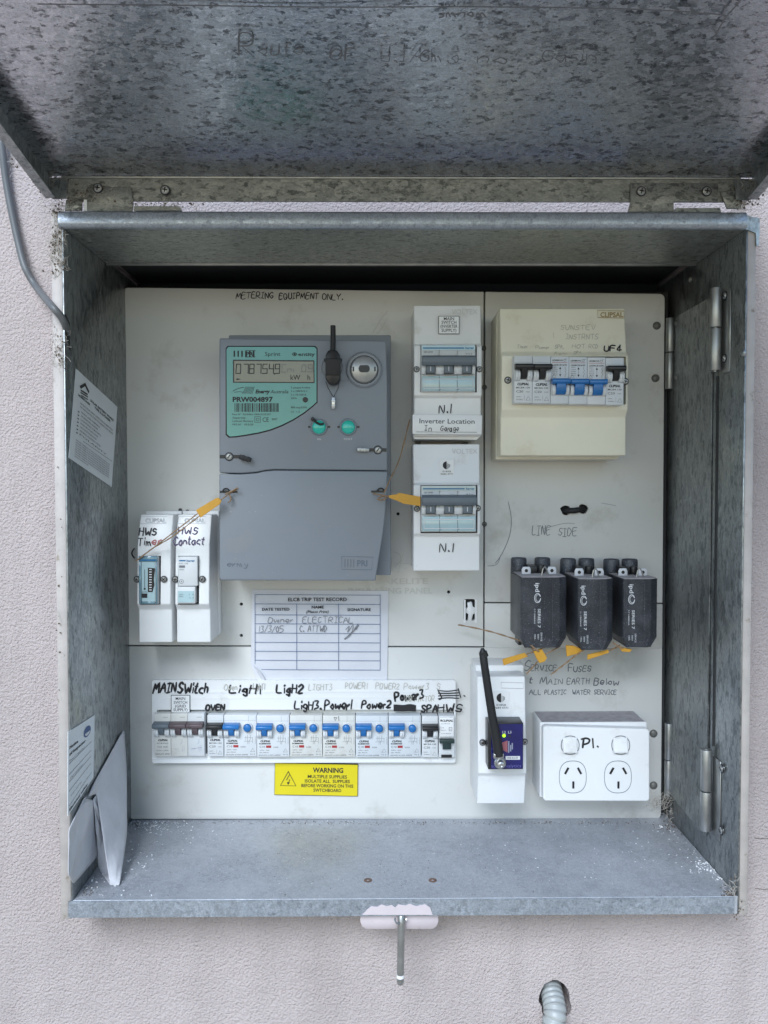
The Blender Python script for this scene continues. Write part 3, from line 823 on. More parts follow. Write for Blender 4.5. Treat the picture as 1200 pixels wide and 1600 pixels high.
flakes('white flakes scattered over the metal floor of the box, thickest beside the paper', [
    (235, 1290, 26, 5, 150, .0010), (270, 1305, 50, 8, 40, .0009), (150, 1360, 22, 16, 60, .0011), (170, 1390, 40, 10, 30, .001), (215, 1345, 14, 10, 16, .0012),
    (620, 1287, 300, 3, 90, .0006), (600, 1340, 300, 30, 110, .0005), (900, 1320, 120, 25, 50, .0008)], 21)
flakes('white powdery heap of flakes in the right corner of the metal floor', [
    (1115, 1352, 14, 8, 220, .0010), (1132, 1362, 10, 9, 90, .0010), (1145, 1385, 5, 10, 40, .0010), (1075, 1330, 30, 14, 40, .0009), (1097, 1328, 3, 2, 3, .003), (1030, 1296, 3, 2, 2, .003), (1060, 1300, 20, 8, 30, .0008)], 22)

flakes('brown grit gathered along the back joint and corners of the metal floor', [
    (620, 1286, 330, 1.6, 420, .0007), (1055, 1290, 14, 8, 160, .0010), (205, 1288, 14, 4, 60, .0008), (1140, 1392, 6, 9, 80, .0009), (130, 1392, 14, 6, 60, .0008), (620, 1350, 330, 30, 160, .0005)], 23, 'nest', 'grit', 'floor_grit')
# ================================================================ MOUNTING PANEL
pn = thing('mounting_panel', 'large off-white mounting panel with rounded corners and marker notes inside the box', 'panel', U(615, 865, 0))
def rc(x0, y0, x1, y1, r, corners='abcd', dy=0.0):
    """rectangle polygon in pixels, clockwise from top left, listed corners rounded"""
    P = []
    for key, cx, cy, a0 in (('a', x0 + r, y0 + r, 180), ('b', x1 - r, y0 + r, 270), ('c', x1 - r, y1 - r, 0), ('d', x0 + r, y1 - r, 90)):
        if key in corners:
            for k in range(5):
                t = R(a0 + 90 * k / 4); P.append((cx + r * math.cos(t), cy + r * math.sin(t)))
        else:
            P.append({'a': (x0, y0), 'b': (x1, y0), 'c': (x1, y1), 'd': (x0, y1)}[key])
    return P
def skew(P):                                  # the panel hangs slightly out of square
    out = []
    for x, y in P:
        u = (x - 192) / 847; v = (y - 449) / 831
        out.append((x + (9 * (1 - u) - 6 * u) * v, y + (10 * u) * (1 - v)))
    return out
for nm, a in (('panel_plate', (192, 449, 756, 1008, 8, 'a')), ('panel_plate', (758, 449, 1039, 938, 8, 'b')), ('panel_plate', (758, 940, 1039, 1010, 8, '')), ('panel_plate', (192, 1010, 1039, 1280, 8, 'cd'))):
    mb = MB(); mb.pq(skew(rc(*a)), 0, .006)
    o = part(nm, mb, 'panel', pn, bevel=.0006, seg=1)
    if a[0] == 192 and a[1] == 449:
        c = MB(); c.pq(rc(726, 938, 744, 972, 3), -.01, .02)
        cs = [c]
        for hx, hy in ((377, 944), (377, 993), (701, 925), (622, 803)):
            q = MB(); p = U(hx, hy, 0); q.cyl(p + Vector((0, -.01, 0)), p + Vector((0, .02, 0)), PX(2.6, 0), n=14); cs.append(q)
        carve(o, cs)
    if a[3] == 938:
        cs = []
        for hx, hy in ((884, 797), (911, 795)):
            q = MB(); p = U(hx, hy, 0)
            rh = random.Random(hx); pp = [p + Vector((math.cos(t) * rh.uniform(.8, 1.15), -.0 / 1, math.sin(t) * rh.uniform(.8, 1.15))) * PX(8.5, 0) for t in [2 * math.pi * k / 11 for k in range(11)]]
            for z_ in pp: z_.y = -.01
            for j, t in enumerate([2 * math.pi * k / 11 for k in range(11)]):
                rr_ = PX(8.5, 0) * rh.uniform(.8, 1.12); pp[j] = Vector((p.x + math.cos(t) * rr_, -.01, p.z + math.sin(t) * rr_))
            q.extr(pp, (0, .03, 0)); cs.append(q)
        carve(o, cs)
mb = MB(); mb.pbox(196, 456, 1036, 1276, .0075, .009)
part('backing_frame', mb, 'dark_void', pn)
# pencil/marker writing on the panel
YP = -.0004
mb = MB()
hand(mb, 'METERING', 369, 466, 9, YP, 57, 1.5, rnd=random.Random(31)); hand(mb, 'EQUIPMENT', 436, 467, 9, YP, 61, 1.5, rnd=random.Random(32)); hand(mb, 'ONLY.', 503, 468, 9, YP, 33, 1.5, rnd=random.Random(33))
part('marker_heading', mb, 'ink', pn)
mb = MB()
hand(mb, 'LINE', 831, 836, 14, YP, 28, 1.1, rnd=random.Random(34)); hand(mb, 'SIDE', 872, 837, 12, YP, 28, 1.1, rnd=random.Random(35))
hand(mb, 'S', 818, 1048, 16, YP, 9, 1.2, rnd=random.Random(36)); hand(mb, 'ERVICE', 829, 1048, 9, YP, 40, 1.2, rnd=random.Random(37)); hand(mb, 'F', 888, 1049, 11, YP, 6, 1.4, rnd=random.Random(38)); hand(mb, 'USES', 896, 1049, 8, YP, 27, 1.3, rnd=random.Random(39))
hand(mb, 't', 827, 1067, 9, YP, 4, 1.6); hand(mb, 'M', 844, 1069, 11, YP, 10, 1.2); hand(mb, 'AIN', 856, 1069, 8, YP, 22, 1.1); hand(mb, 'EARTH', 886, 1069, 9, YP, 34, 1.1, rnd=random.Random(40)); hand(mb, 'Below', 928, 1070, 10, YP, 38, 1.5, rnd=random.Random(41))
hand(mb, 'ALL', 827, 1085, 7, YP, 18, 1.1); hand(mb, 'PLASTIC', 851, 1085, 7, YP, 33, 1.1); hand(mb, 'WATER', 894, 1085, 7, YP, 28, 1.1); hand(mb, 'SERVICE', 928, 1085, 7, YP, 35, 1.1)
part('handwriting', mb, 'pencil', pn)
mb = MB()
ptxt(mb, 'BAKELITE', 628, 908, 9, YP, 82, bold=.02); ptxt(mb, 'INSULATING PANEL', 610, 923, 9, YP, 132, bold=.02)
stroke(mb, [(582, 520), (590, 508), (597, 496), (606, 486)], YP, 1.2); stroke(mb, [(588, 522), (597, 512), (604, 498)], YP, 1)
stroke(mb, [(614, 862), (624, 866), (626, 876), (618, 884)], YP, 1.2); stroke(mb, [(616, 880), (640, 880)], YP, 1); stroke(mb, [(630, 865), (622, 895)], YP, 1)
part('printed_mark', mb, mat('embossed_shade', (0.52, 0.515, 0.49), 0.45), pn)
mb = MB()
stroke(mb, [(794, 784), (799, 810), (796, 838), (784, 866), (774, 880)], YP, .9); stroke(mb, [(762, 884), (770, 884), (778, 880), (782, 868)], YP, .7)
stroke(mb, [(940, 786), (962, 790)], YP, .7); stroke(mb, [(850, 826), (880, 818), (898, 818)], YP, .6)
part('scratch', mb, 'pencil', pn)
for px, py in ((1026, 509), (1024, 591), (1021, 1146), (1021, 1227)):
    c = U(px, py, 0); mb = MB(); mb.lathe(c + Vector((0, .001, 0)), (0, -1, 0), [(0, .0046), (.0016, .0045), (.0030, .0036), (.0038, .002), (.004, 0)], 20)
    part('rivet', mb, 'rivet', pn, smooth=60)
for px, py in ((1028, 1243 + 25), (876, 1279), (996, 1279)):
    pass
for px, py in ((756, 544), (757, 819), (757, 605)):
    screw('screw', U(px, py, -.0002), .0022, pn, m='rivet')
# black sleeve between the two holes, white clip in the square hole
sl = thing('cable_loop', 'short black loop between two ragged holes above the fuses', 'cable loop', U(898, 797, 0))
a, b = U(880, 798, 0), U(914, 796, 0)
mb = MB(); mb.tube([a + Vector((-.001, .012, 0)), a + Vector((.001, .003, 0)), a + Vector((.006, -.003, 0)), a.lerp(b, .5) + Vector((0, -.0042, -.0004)), b + Vector((-.006, -.003, 0)), b + Vector((-.001, .003, 0)), b + Vector((.001, .012, 0))], .0032, 10)
part('sleeve', mb, 'black_rough', sl)
cl = thing('panel_clip', 'small white clip set in the square hole beside the panel seam', 'clip', U(735, 955, .004))
mb = MB(); mb.pq([(727, 952), (731, 949), (730, 942), (737, 940), (739, 948), (744, 951), (744, 958), (739, 960), (737, 970), (731, 970), (732, 960), (727, 957)], .001, .006)
part('clip_body', mb, 'white', cl, bevel=.0005, seg=1)
mb = MB(); 
for a in ((725, 937, 727.5, 973), (742.5, 937, 745, 973)): mb.pbox(*a, -.0006, -.0001)
part('clip_frame', mb, 'white', cl)

# ================================================================ CIRCUIT BREAKERS (local metres: x right, z up, y<0 outwards; origin at foot of face)
mm = .001
def L3(x, y, z, o): return Vector((x * mm + o.x, -y * mm + o.y, z * mm + o.z))
class LB(MB):
    """builder in millimetres about an origin; y counts outwards"""
    def __init__(s, o, k=1.0): super().__init__(); s.o = Vector(o); s.k = k
    def P(s, x, y, z): return Vector((s.o.x + x * mm * s.k, s.o.y - y * mm, s.o.z + z * mm * s.k))
    def b(s, x0, x1, y0, y1, z0, z1):
        a, b_ = s.P(x0, y0, z0), s.P(x1, y1, z1); s.box(a.x, b_.x, a.y, b_.y, a.z, b_.z)
    def t(s, text, x, z, h, y, w=None, al='C', bold=0, it=0):
        txt(s, text, s.P(x, y, z), h * mm * s.k, w=None if w is None else w * mm * s.k, al=al, bold=bold, it=it)
    def ln(s, pts, y, wd): s.ribbon([s.P(x, y, z) for x, z in pts], wd * mm * s.k, (0, -1, 0))
def tri(lb, x, z, s_, y, wd=.3):
    lb.ln([(x - s_, z), (x, z + 1.7 * s_), (x + s_, z), (x - s_, z)], y, wd)
def toggle_up(root, o, k, x, cm, yface, wide=17.6):
    """lever in the ON (up) position: cross bar, stem and two white cheeks; x = pole centre"""
    lb = LB(o, k); W = wide / 2
    lb.extr([lb.P(x - W, a, b) for a, b in ((yface, 38.0), (yface + 8, 37.2), (yface + 9.5, 35.8), (yface + 9.5, 33.6), (yface + 8.2, 32.2), (yface, 32.6))], (wide * mm * k, 0, 0))
    lb.extr([lb.P(x - 2.9, a, b) for a, b in ((yface, 33), (yface + 8.1, 32.4), (yface + 6.2, 28), (yface + 3.8, 24.4), (yface, 22.8))], (5.8 * mm * k, 0, 0))
    t = part('toggle', lb, cm, root, bevel=.00045, seg=2)
    lb = LB(o, k)
    for s_ in (-1, 1):
        xa = x + s_ * 3.5; xb_ = x + s_ * 8.2
        pts = [(yface, 32.0), (yface + 3.5, 31.6), (yface + 5.4, 29.2), (yface + 5.4, 25.6), (yface + 3.2, 22.4), (yface, 21)]
        lb.extr([lb.P(min(xa, xb_), a, b) for a, b in pts], (4.7 * mm * k, 0, 0))
        lb.extr([lb.P(x + s_ * 6.0 - .25, a + .6, b) for a, b in pts[:-1]], (.5 * mm * k, 0, 0))
    part('toggle_guard', lb, 'white2', root, bevel=.0003, seg=1)
def mcb_print(lb, x, yy, small=True, rating='C20', model='MCB4-120'):
    lb.t('CLIPSAL', x, 18.4, 2.2, yy, 11.5, bold=.05, it=.25)
    lb.t(model, x, 14.9, 1.6, yy, 13.5, bold=.01)
    lb.t(rating, x - 3.4, 11.2, 2.2, yy, 7.0)
    lb.t('4.5kA', x + 4.6, 10.8, 1.0, yy, 4)
    lb.t('240V~', x - 4.2, 6.0, 1.0, yy, 5.4); lb.t('50-60Hz', x - 3.6, 3.4, 1.0, yy, 6.4)
    lb.ln([(x + 1.2, 2.5), (x + 1.2, 7.5)], yy, .2); tri(lb, x + 5.0, 2.6, 2.2, yy)
H = 46
RB = random.Random(77)
M['white2b'] = mat('yellower_breaker_plastic', (0.66, 0.66, 0.63), 0.42, 0, var=0.08, vscale=60, dirt=(0.45, 0.42, 0.36), dirt_s=60, dirt_lo=0.58, dirt_hi=0.85)
M['white2c'] = mat('cooler_breaker_plastic', (0.62, 0.655, 0.69), 0.38, 0, var=0.06, vscale=60, dirt=(0.42, 0.42, 0.42), dirt_s=50, dirt_lo=0.6, dirt_hi=0.85)
def body(root, o, k, x0, x1, yface, m='white2', h=H, up=None):
    m = RB.choice(['white2', 'white2b', 'white2c'])
    lb = LB(o, k); lb.b(x0 + .15, x1 - .15, -8, yface, 0, h)
    c = part('body', lb, m, root, bevel=.0005, seg=2); return c
def make_mcb(o, k, label, y0=12, group=None, cat='circuit breaker', toggle='black'):
    r = thing('circuit_breaker', label, cat, o, group)
    body(r, o, k, 0, 18, y0)
    toggle_up(r, o, k, 9, toggle, y0)
    lb = LB(o, k); mcb_print(lb, 9, y0 + .12); part('lettering', lb, 'ink', r)
    lb = LB(o, k); lb.ln([(.8, 39.6), (17.2, 39.6)], y0 + .1, .25); part('moulded_line', lb, 'grey2', r)
    return r
def make_rcbo(o, k, label, y0=12, group=None):
    r = thing('circuit_breaker', label, 'circuit breaker', o, group)
    body(r, o, k, 0, 36, y0)
    toggle_up(r, o, k, 9, 'blue', y0)
    lb = LB(o, k); c = lb.P(26.3, y0, 32.6)
    lb.lathe(c, (0, -1, 0), [(0, .0056 * k), (.0022, .0054 * k), (.0026, .0048 * k), (.0014, .0044 * k)], 24); part('button_collar', lb, 'white2', r)
    lb = LB(o, k); lb.lathe(c, (0, -1, 0), [(.0005, .0041 * k), (.0042, .0040 * k), (.0048, .0034 * k), (.0049, 0)], 24); part('test_button', lb, 'blue', r)
    yy = y0 + .12
    lb = LB(o, k)
    lb.t('CLIPSAL', 9.5, 17.6, 2.0, yy, 11.0, bold=.05, it=.25); lb.t('RCBMEV030', 9.0, 14.8, 1.4, yy, 12.5, bold=.05)
    lb.t('C10', 6.0, 11.4, 2.2, yy, 6.0); lb.t('240V~ 6kA', 8.5, 7.6, 1.0, yy, 11); lb.t('I∆n 30mA', 8.0, 5.0, 1.1, yy, 10); lb.t('AS/NZS 61009 60898', 14, 2.0, 1.2, yy, 24)
    lb.t('0.03A', 21.0, 10.8, 1.4, yy, 5.5)
    for q in ([(26, 24), (26, 14)], [(29, 24), (29, 19), (27.5, 17), (27.5, 14)], [(22.5, 21), (32, 21)], [(22, 17), (31, 17)], [(24, 23), (24, 18)], [(31.5, 21), (31.5, 15)], [(34.6, 22), (34.6, 14)]):
        lb.ln(q, yy, .28)
    tri(lb, 31.5, 5.4, 2.3, yy); lb.t('N 2', 31.5, 2.6, 1.2, yy, 5)
    part('lettering', lb, 'ink', r)
    lb = LB(o, k); lb.b(10.2, 15.8, y0, y0 + .2, 10.2, 12.8); part('trip_flag', lb, 'red', r)
    lb = LB(o, k); lb.ln([(.8, 40.0), (35, 40.0)], y0 + .1, .2); lb.ln([(27.0, 45.5), (27.0, 39.0)], y0 + .1, .25); lb.ln([(34.6, 45.5), (34.6, 39)], y0 + .1, .18); part('moulded_line', lb, 'grey2', r)
    return r
YR = -.0005
def row_origin(px, y): p = U(px, 1182.5 + (px - 240) * .003, y); return Vector((p.x, YR, p.z))
kx = 1.0
RJ = random.Random(5)
def at_face(px, py, yface_mm):               # local origin so that its face foot projects to px,py
    p = U(px, py, YR - yface_mm * mm); return Vector((p.x, YR + RJ.uniform(-.0006, .0004), p.z + RJ.uniform(-.0002, .0002)))
y0 = 12
pe = PX(1, YR - y0 * mm) * 1000              # millimetres for one photograph pixel at the face
kk = (51.35 * pe) / 36.0
kz = 65.5 * pe / H
# main switch: three linked poles
o = at_face(241, 1182, y0)
r = thing('main_switch', 'three pole main switch with faded grey-maroon toggles at the left end of the breaker row', 'main switch', o)
for j in range(3):
    body(r, o, kk * 1.03, 18 * j, 18 * j + 18, y0)
    toggle_up(r, o, kk * 1.03, 18 * j + 9, 'grey2' if j == 0 else 'maroon', y0)
lb = LB(o, kk * 1.03)
lb.t('CLIPSAL', 9.5, 17.6, 2.0, 12.12, 10.5, bold=.05, it=.25); lb.t('4CB3063', 9, 14.2, 1.4, 12.12, 12); lb.t('C63  6kA', 9, 10.4, 1.7, 12.12, 11); lb.t('415V~ 50Hz', 9, 6.4, 1.2, 12.12, 13); lb.t('AS/NZS 4898', 9, 2.6, 1.4, 12.12, 15)
for j in range(3): lb.t('ooo', 18 * j + 12.5, 42.3, 1.0, 12.12, 5)
part('lettering', lb, 'ink', r)
lb = LB(o, kk * 1.03)
for j in (1, 2):
    X = 18 * j
    for q in ([(X + 12, 19), (X + 12, 15), (X + 10, 13)], [(X + 12, 11), (X + 12, 5)], [(X + 3, 8), (X + 8, 8)], [(X + 14, 12), (X + 14, 6)]): lb.ln(q, 12.12, .22)
lb.ln([(40, 8), (51, 9.5)], 12.12, .3)
part('circuit_diagram', lb, 'blue_ink', r)
make_mcb(at_face(324, 1182.3, y0), kk, 'black toggle breaker under the handwritten word OVEN in the breaker row', group='breakers in the lower row')
names = ['Light 1, leftmost of the blue toggle breakers in the lower row', 'Light 2, blue toggle, second of its kind in the lower row',
         'Light 3, blue toggle, third of its kind in the lower row', 'Power 1, blue toggle, with a tiny mark drawn above its toggle',
         'Power 2, blue toggle, fifth of its kind in the lower row', 'Power 3, the last blue toggle breaker before the black one']
for i in range(6):
    make_rcbo(at_face(350.2 + 51.35 * i, 1182.4 + .1 * i, y0), kk, 'white breaker for ' + names[i], group='breakers in the lower row')
make_mcb(at_face(659, 1183.2, y0), kk, 'black toggle breaker under the handwritten word SPA near the right end of the row', group='breakers in the lower row')
# HWS breaker, narrow, of another pattern
o = at_face(685.5, 1183.5, 13); r = thing('circuit_breaker', 'narrow breaker with dark green toggle switched down at the right end of the row', 'circuit breaker', o, 'breakers in the lower row')
kh = kk * .98
lb = LB(o, kh); lb.b(.1, 17.6, -8, 13, 0, 47); part('body', lb, 'white2', r, bevel=.0005)
lb = LB(o, kh); lb.b(.8, 16.8, 13, 15.5, 24, 46); part('label_block', lb, 'white', r, bevel=.0005)
lb = LB(o, kh); lb.b(.5, 17.2, 13, 20, 18.0, 22.0); lb.extr([lb.P(4.2, a, b) for a, b in ((13, 21), (19, 19), (17, 10.5), (13, 9))], (.0094 * kh, 0, 0)); part('toggle', lb, 'green_dark', r, bevel=.0004)
lb = LB(o, kh); lb.b(2.8, 14.6, 13, 14.6, 0.2, 3.2); part('clip', lb, 'black', r)
lb = LB(o, kh)
lb.t('CLIPSAL', 9.8, 42.6, 2.2, 15.65, 12.5, bold=.04, it=.2); lb.b(1.6, 3.2, 15.5, 15.65, 41.6, 43.8); lb.t('L7-24/1/C2', 7.5, 39.2, 1.0, 15.65, 10)
lb.ln([(11.5, 31), (14.6, 31), (14.6, 35), (11.5, 35), (11.5, 31)], 15.65, .5); lb.t('n', 13, 33, 1.6, 15.65)
part('lettering', lb, 'ink', r)
lb = LB(o, kh); lb.t('C16', 3.6, 34.6, 1.3, 15.65, 4); lb.t('10kA/3', 5, 31.6, 1.2, 15.65, 6); lb.t('230/400V', 8, 28, 1.1, 15.65, 12); part('rating_print', lb, 'pencil', r)

# ---- cover strip around the breaker row with its marker labels
cv = thing('breaker_cover', 'long white escutcheon strip around the lower breaker row with marker writing', 'breaker cover', U(475, 1125, -.004))
YC = -.0062
mb = MB(); mb.pq(rc(237.5, 1063, 712, 1192, 3), YC, -.0001)
o_ = part('escutcheon', mb, 'white', cv)
c = MB(); c.pq([(239.5, 1114.5), (711.5, 1114.5), (711.5, 1184.5), (239.5, 1184.5)], -.02, .02); carve(o_, [c])
mb = MB(); mb.pbox(240, 1115, 711, 1184, -.0003, .002); part('recess', mb, 'black', cv)
mb = MB(); mb.pbox(238.5, 1080.5, 711, 1081.6, YC - .0005, YC + .0001); mb.pbox(238.5, 1090, 711, 1090.8, YC - .0003, YC + .0001); mb.pbox(239, 1186.5, 711, 1190.5, YC - .0012, YC + .0001); part('moulded_rib', mb, 'white', cv)
yc = YC - .0007
mb = MB()
hand(mb, 'MAIN', 239, 1082, 15, yc, 34, 3.1, slant=.2, rnd=random.Random(51)); hand(mb, 'SWitch', 278, 1083, 15, yc, 46, 3.1, slant=.15, rnd=random.Random(52))
hand(mb, 'LigH1', 358, 1083, 12, yc, 48, 3.1, rnd=random.Random(53)); hand(mb, 'LigH2', 432, 1083, 12, yc, 40, 3.1, rnd=random.Random(54))
hand(mb, 'OVEN', 321, 1110, 9, yc, 29, 3.0, rnd=random.Random(55))
hand(mb, 'LigH3.', 460, 1108, 12, yc, 42, 2.8, rnd=random.Random(56)); hand(mb, 'Power1', 507, 1108, 13, yc, 42, 2.8, rnd=random.Random(57))
hand(mb, 'Power2', 565, 1107, 12, yc, 44, 2.8, rnd=random.Random(58)); hand(mb, 'Power3', 617, 1096, 13, yc, 44, 3.0, rnd=random.Random(59), rot=-.1)
hand(mb, 'SPA', 658, 1112, 10, yc, 25, 2.8, rnd=random.Random(60)); hand(mb, 'HWS', 684, 1112, 11, yc, 37, 2.8, rnd=random.Random(61))
for k in range(5):
    stroke(mb, [(616, 1102 + k * 2), (630, 1103 + k * 1.8 + (k % 2)), (640, 1101.5 + k * 2.1), (649, 1103 + k * 1.9)], yc, 3.0)
for k in range(4):
    stroke(mb, [(685, 1079 + k * 4.2), (700, 1080 + k * 3.4), (717, 1078 + k * 4.4)], yc, 1.9)
stroke(mb, [(684, 1078), (690, 1090), (686, 1093)], yc, 2.2); stroke(mb, [(716, 1076), (720, 1090)], yc, 2.2); stroke(mb, [(725, 1087), (726.5, 1088)], yc, 2.6)
part('marker_writing', mb, 'ink', cv)
mb = MB()
for tx, x, y, wd in (('Oven', 350, 1078, 20), ('LighT1', 395, 1077, 18), ('LIGHT3', 482, 1078, 36), ('POWER1', 539, 1076, 34), ('POWER2', 587, 1077, 36), ('Power3', 631, 1077, 38), ('S', 682, 1077, 5), ('CONTACTOR', 634, 1096, 44)):
    hand(mb, tx, x, y, 9, yc, wd, 1.0, rnd=random.Random(len(tx) + x))
part('faded_writing', mb, 'ghost', cv)
lb = MB()                                      # tiny pen mark above Power 1
yy = YR - .0123
stroke(lb, [(522, 1121), (526, 1121), (524, 1126), (522, 1121)], yy, .8, False); stroke(lb, [(529, 1119), (529.5, 1126)], yy, .9, False)
part('pen_mark', lb, 'ink', cv)

def plate_sign(name, label, x0, y0_, x1, y1, ysurf, lines, m='white', edge='black', h=4.5, ink='ink', th=.0014, skewy=0, fit=True):
    s_ = thing(name, label, 'label', U((x0 + x1) / 2, (y0_ + y1) / 2, ysurf))
    mb = MB(); mb.pq([(x0 - .8, y0_ - .8), (x1 + .8, y0_ - .8 + skewy), (x1 + .8, y1 + .8 + skewy), (x0 - .8, y1 + .8)], ysurf - th * .6, ysurf - .0001); part('edge', mb, edge, s_)
    mb = MB(); mb.pq([(x0, y0_), (x1, y0_ + skewy), (x1, y1 + skewy), (x0, y1)], ysurf - th, ysurf - th * .62); part('plate', mb, m, s_)
    mb = MB()
    for tx, py, wd, hh in lines: ptxt(mb, tx, (x0 + x1) / 2, py, hh, ysurf - th - .0001, wd, bold=.008)
    part('lettering', mb, ink, s_)
    return s_
plate_sign('label_plate', 'small white plate reading MAIN SWITCH (GRID SUPPLY) above the main switch', 268, 1087, 296, 1113, YC - .0006,
           [('MAIN', 1091.5, 15, 4.5), ('SWITCH', 1097.5, 21, 4.5), ('(GRID', 1103.2, 17, 4.5), ('SUPPLY)', 1109, 22, 4.5)])

# ---- yellow warning sign
ws = thing('warning_sign', 'yellow warning sign about multiple supplies below the breaker row', 'warning sign', U(494, 1218, 0))
qs = [(429.5, 1190.5), (559.5, 1193.5), (559, 1244.5), (428.5, 1242)]
mb = MB(); mb.pq(qs, -.0014, -.0002); part('sign_edge', mb, 'black', ws)
mb = MB(); mb.pq([(430, 1192.5), (558.8, 1195.2), (558.4, 1243.8), (429, 1241.3)], -.0019, -.0015); part('sign_plate', mb, 'yellow', ws)
ys = -.0021; rt = -.02
mb = MB()
ptxt(mb, 'WARNING', 512.5, 1203.5, 7.6, ys, 48, bold=.03, rot=rt)
for tx, py, wd in (('MULTIPLE SUPPLIES', 1213.6, 62), ('ISOLATE ALL  SUPPLIES', 1220.6, 71), ('BEFORE WORKING ON THIS', 1227.8, 82), ('SWTCHBOARD', 1234.9, 44)):
    ptxt(mb, tx, 511.5, py, 5.0, ys, wd, bold=.018, rot=rt)
stroke(mb, [(450.5, 1205.5), (438.2, 1227.4), (462.4, 1228), (450.5, 1205.5)], ys, 1.5, False)
stroke(mb, [(452, 1211), (447.5, 1219), (453, 1218), (450, 1224.5)], ys, 1.4, False); mb.add([U(448, 1222, ys), U(453, 1222.6, ys), U(450, 1226.5, ys)], [(0, 1, 2)])
part('lettering', mb, 'ink', ws)

# ---- test record card
tc_ = thing('test_record_card', 'creased paper test record card with a curled lower corner stuck on the panel', 'paper card', U(500, 985, 0))
mb = MB()
cx0, cy0, cx1, cy1 = 394, 921, 607, 1066
rp = random.Random(12)
NXc, NYc = 28, 20
def cz(u, v):
    c = .0008 + .0006 * abs(math.sin(u * 9 + v * 3)) * v + .0005 * math.sin(v * 17 + u * 2) ** 2
    if v > .7 and u < .18: c += .004 * (v - .7) / .3 * (1 - u / .18)
    return c
V = []
for j in range(NYc + 1):
    for i in range(NXc + 1):
        u, v = i / NXc, j / NYc
        x = cx0 + (cx1 - cx0) * u + (1 - v) * 0 - v * 2; y = cy0 + (cy1 - cy0) * v + u * 2
        if u < .12 and v > .8: x += (v - .8) * 5 * 14 * (1 - u / .12); 
        p = U(x, y, -.0002); p.y = -cz(u, v); V.append(p)
fs = [(j * (NXc + 1) + i, (j + 1) * (NXc + 1) + i, (j + 1) * (NXc + 1) + i + 1, j * (NXc + 1) + i + 1) for j in range(NYc) for i in range(NXc)]
mb.add(V, fs); o_ = part('sheet', mb, 'paper', tc_)
mb = MB()
mb.add([U(392, 1037, -.001), U(397, 1040, -.004), U(407, 1050, -.007), U(414, 1061, -.006), U(410, 1067, -.003), U(404, 1062, -.001), U(398, 1050, -.001)], [(0, 1, 2), (0, 2, 6), (2, 3, 4), (2, 4, 5), (2, 5, 6)])
part('curled_corner', mb, 'paper', tc_, smooth=80)
yk_ = -.0024
mb = MB()
gx = [398.5, 463.5, 529, 594]; gy = [929, 943.5, 960.5, 974.5, 989, 1003.5, 1017.5, 1031.5, 1046]
for y in gy: stroke(mb, [(gx[0], y), (gx[3], y + 1)], yk_, 1.0, False)
for x in (gx[0], gx[3]): stroke(mb, [(x, gy[0]), (x, gy[-1])], yk_, 1.0, False)
for x in gx[1:3]: stroke(mb, [(x, gy[1]), (x, gy[-1])], yk_, 1.0, False)
part('ruled_table', mb, 'blue_ink', tc_)
mb = MB()
ptxt(mb, 'ELCB TRIP TEST RECORD', 496, 936.6, 5.4, yk_, 92, bold=.02); ptxt(mb, 'DATE TESTED', 431, 952, 4.2, yk_, 43, bold=.02)
ptxt(mb, 'NAME', 496.5, 948.6, 4.4, yk_, 19, bold=.02); ptxt(mb, '(Please Print)', 496, 955.8, 4.2, yk_, 35, bold=.01, it=.3); ptxt(mb, 'SIGNATURE', 561, 952.6, 4.2, yk_, 37, bold=.02)
part('lettering', mb, 'ink', tc_)
mb = MB()
hand(mb, 'Owner', 418, 973, 9, yk_, 39, .9, rnd=random.Random(71)); hand(mb, 'ELECTRICAL', 473, 973, 9, yk_, 78, .9, rnd=random.Random(72))
hand(mb, '13/3/05', 404, 988, 10, yk_, 38, .9, rnd=random.Random(73)); hand(mb, 'C. ATTWD', 468, 987, 9, yk_, 42, .9, rnd=random.Random(74))
stroke(mb, [(540, 984), (546, 978), (543, 988), (552, 976), (548, 992), (538, 999), (560, 978), (553, 984), (560, 975), (557, 984)], yk_, .9)
stroke(mb, [(538, 998), (550, 989), (561, 977)], yk_, .8)
part('pen_writing', mb, 'pencil', tc_)

# ================================================================ ELECTRICITY METER
em = thing('electricity_meter', 'grey electricity meter with teal display face reading 0787549', 'electricity meter', U(475, 715, 0))
YM, YBASE = -.075, -.030
bl = U(349, 524, YBASE); br = U(611, 908, YBASE); al_ = U(342, 528, YM)
mb = MB(); mb.box(al_.x + .0012, br.x, YBASE, -.0006, U(600, 904, YM).z, U(600, 523.5, YBASE).z)
part('base', mb, 'grey', em, bevel=.0012)
mb = MB(); mb.pq([(342.4, 528), (603.5, 532), (605.5, 600), (605.4, 735.2), (428, 733.6), (414, 735), (400, 738), (375, 739.8), (342.4, 739)], YM, YBASE + .002)
part('upper_cover', mb, 'grey', em, bevel=.0018, seg=3, smooth=30)
mb = MB(); mb.pq([(342.4, 740.2), (375, 741), (400, 739.2), (414, 736.2), (428, 734.8), (605.4, 736.4), (604.5, 770), (599, 830), (586.5, 907.5), (346, 907), (342.6, 903)], YM, YBASE + .002)
part('terminal_cover', mb, 'grey', em, bevel=.0014, seg=3, smooth=30)
mb = MB(); mb.box(br.x - .016, br.x - .0006, -.050, YBASE + .001, U(600, 904, YM).z + .0006, U(600, 742, YM).z); part('side_step', mb, 'grey', em, bevel=.001)
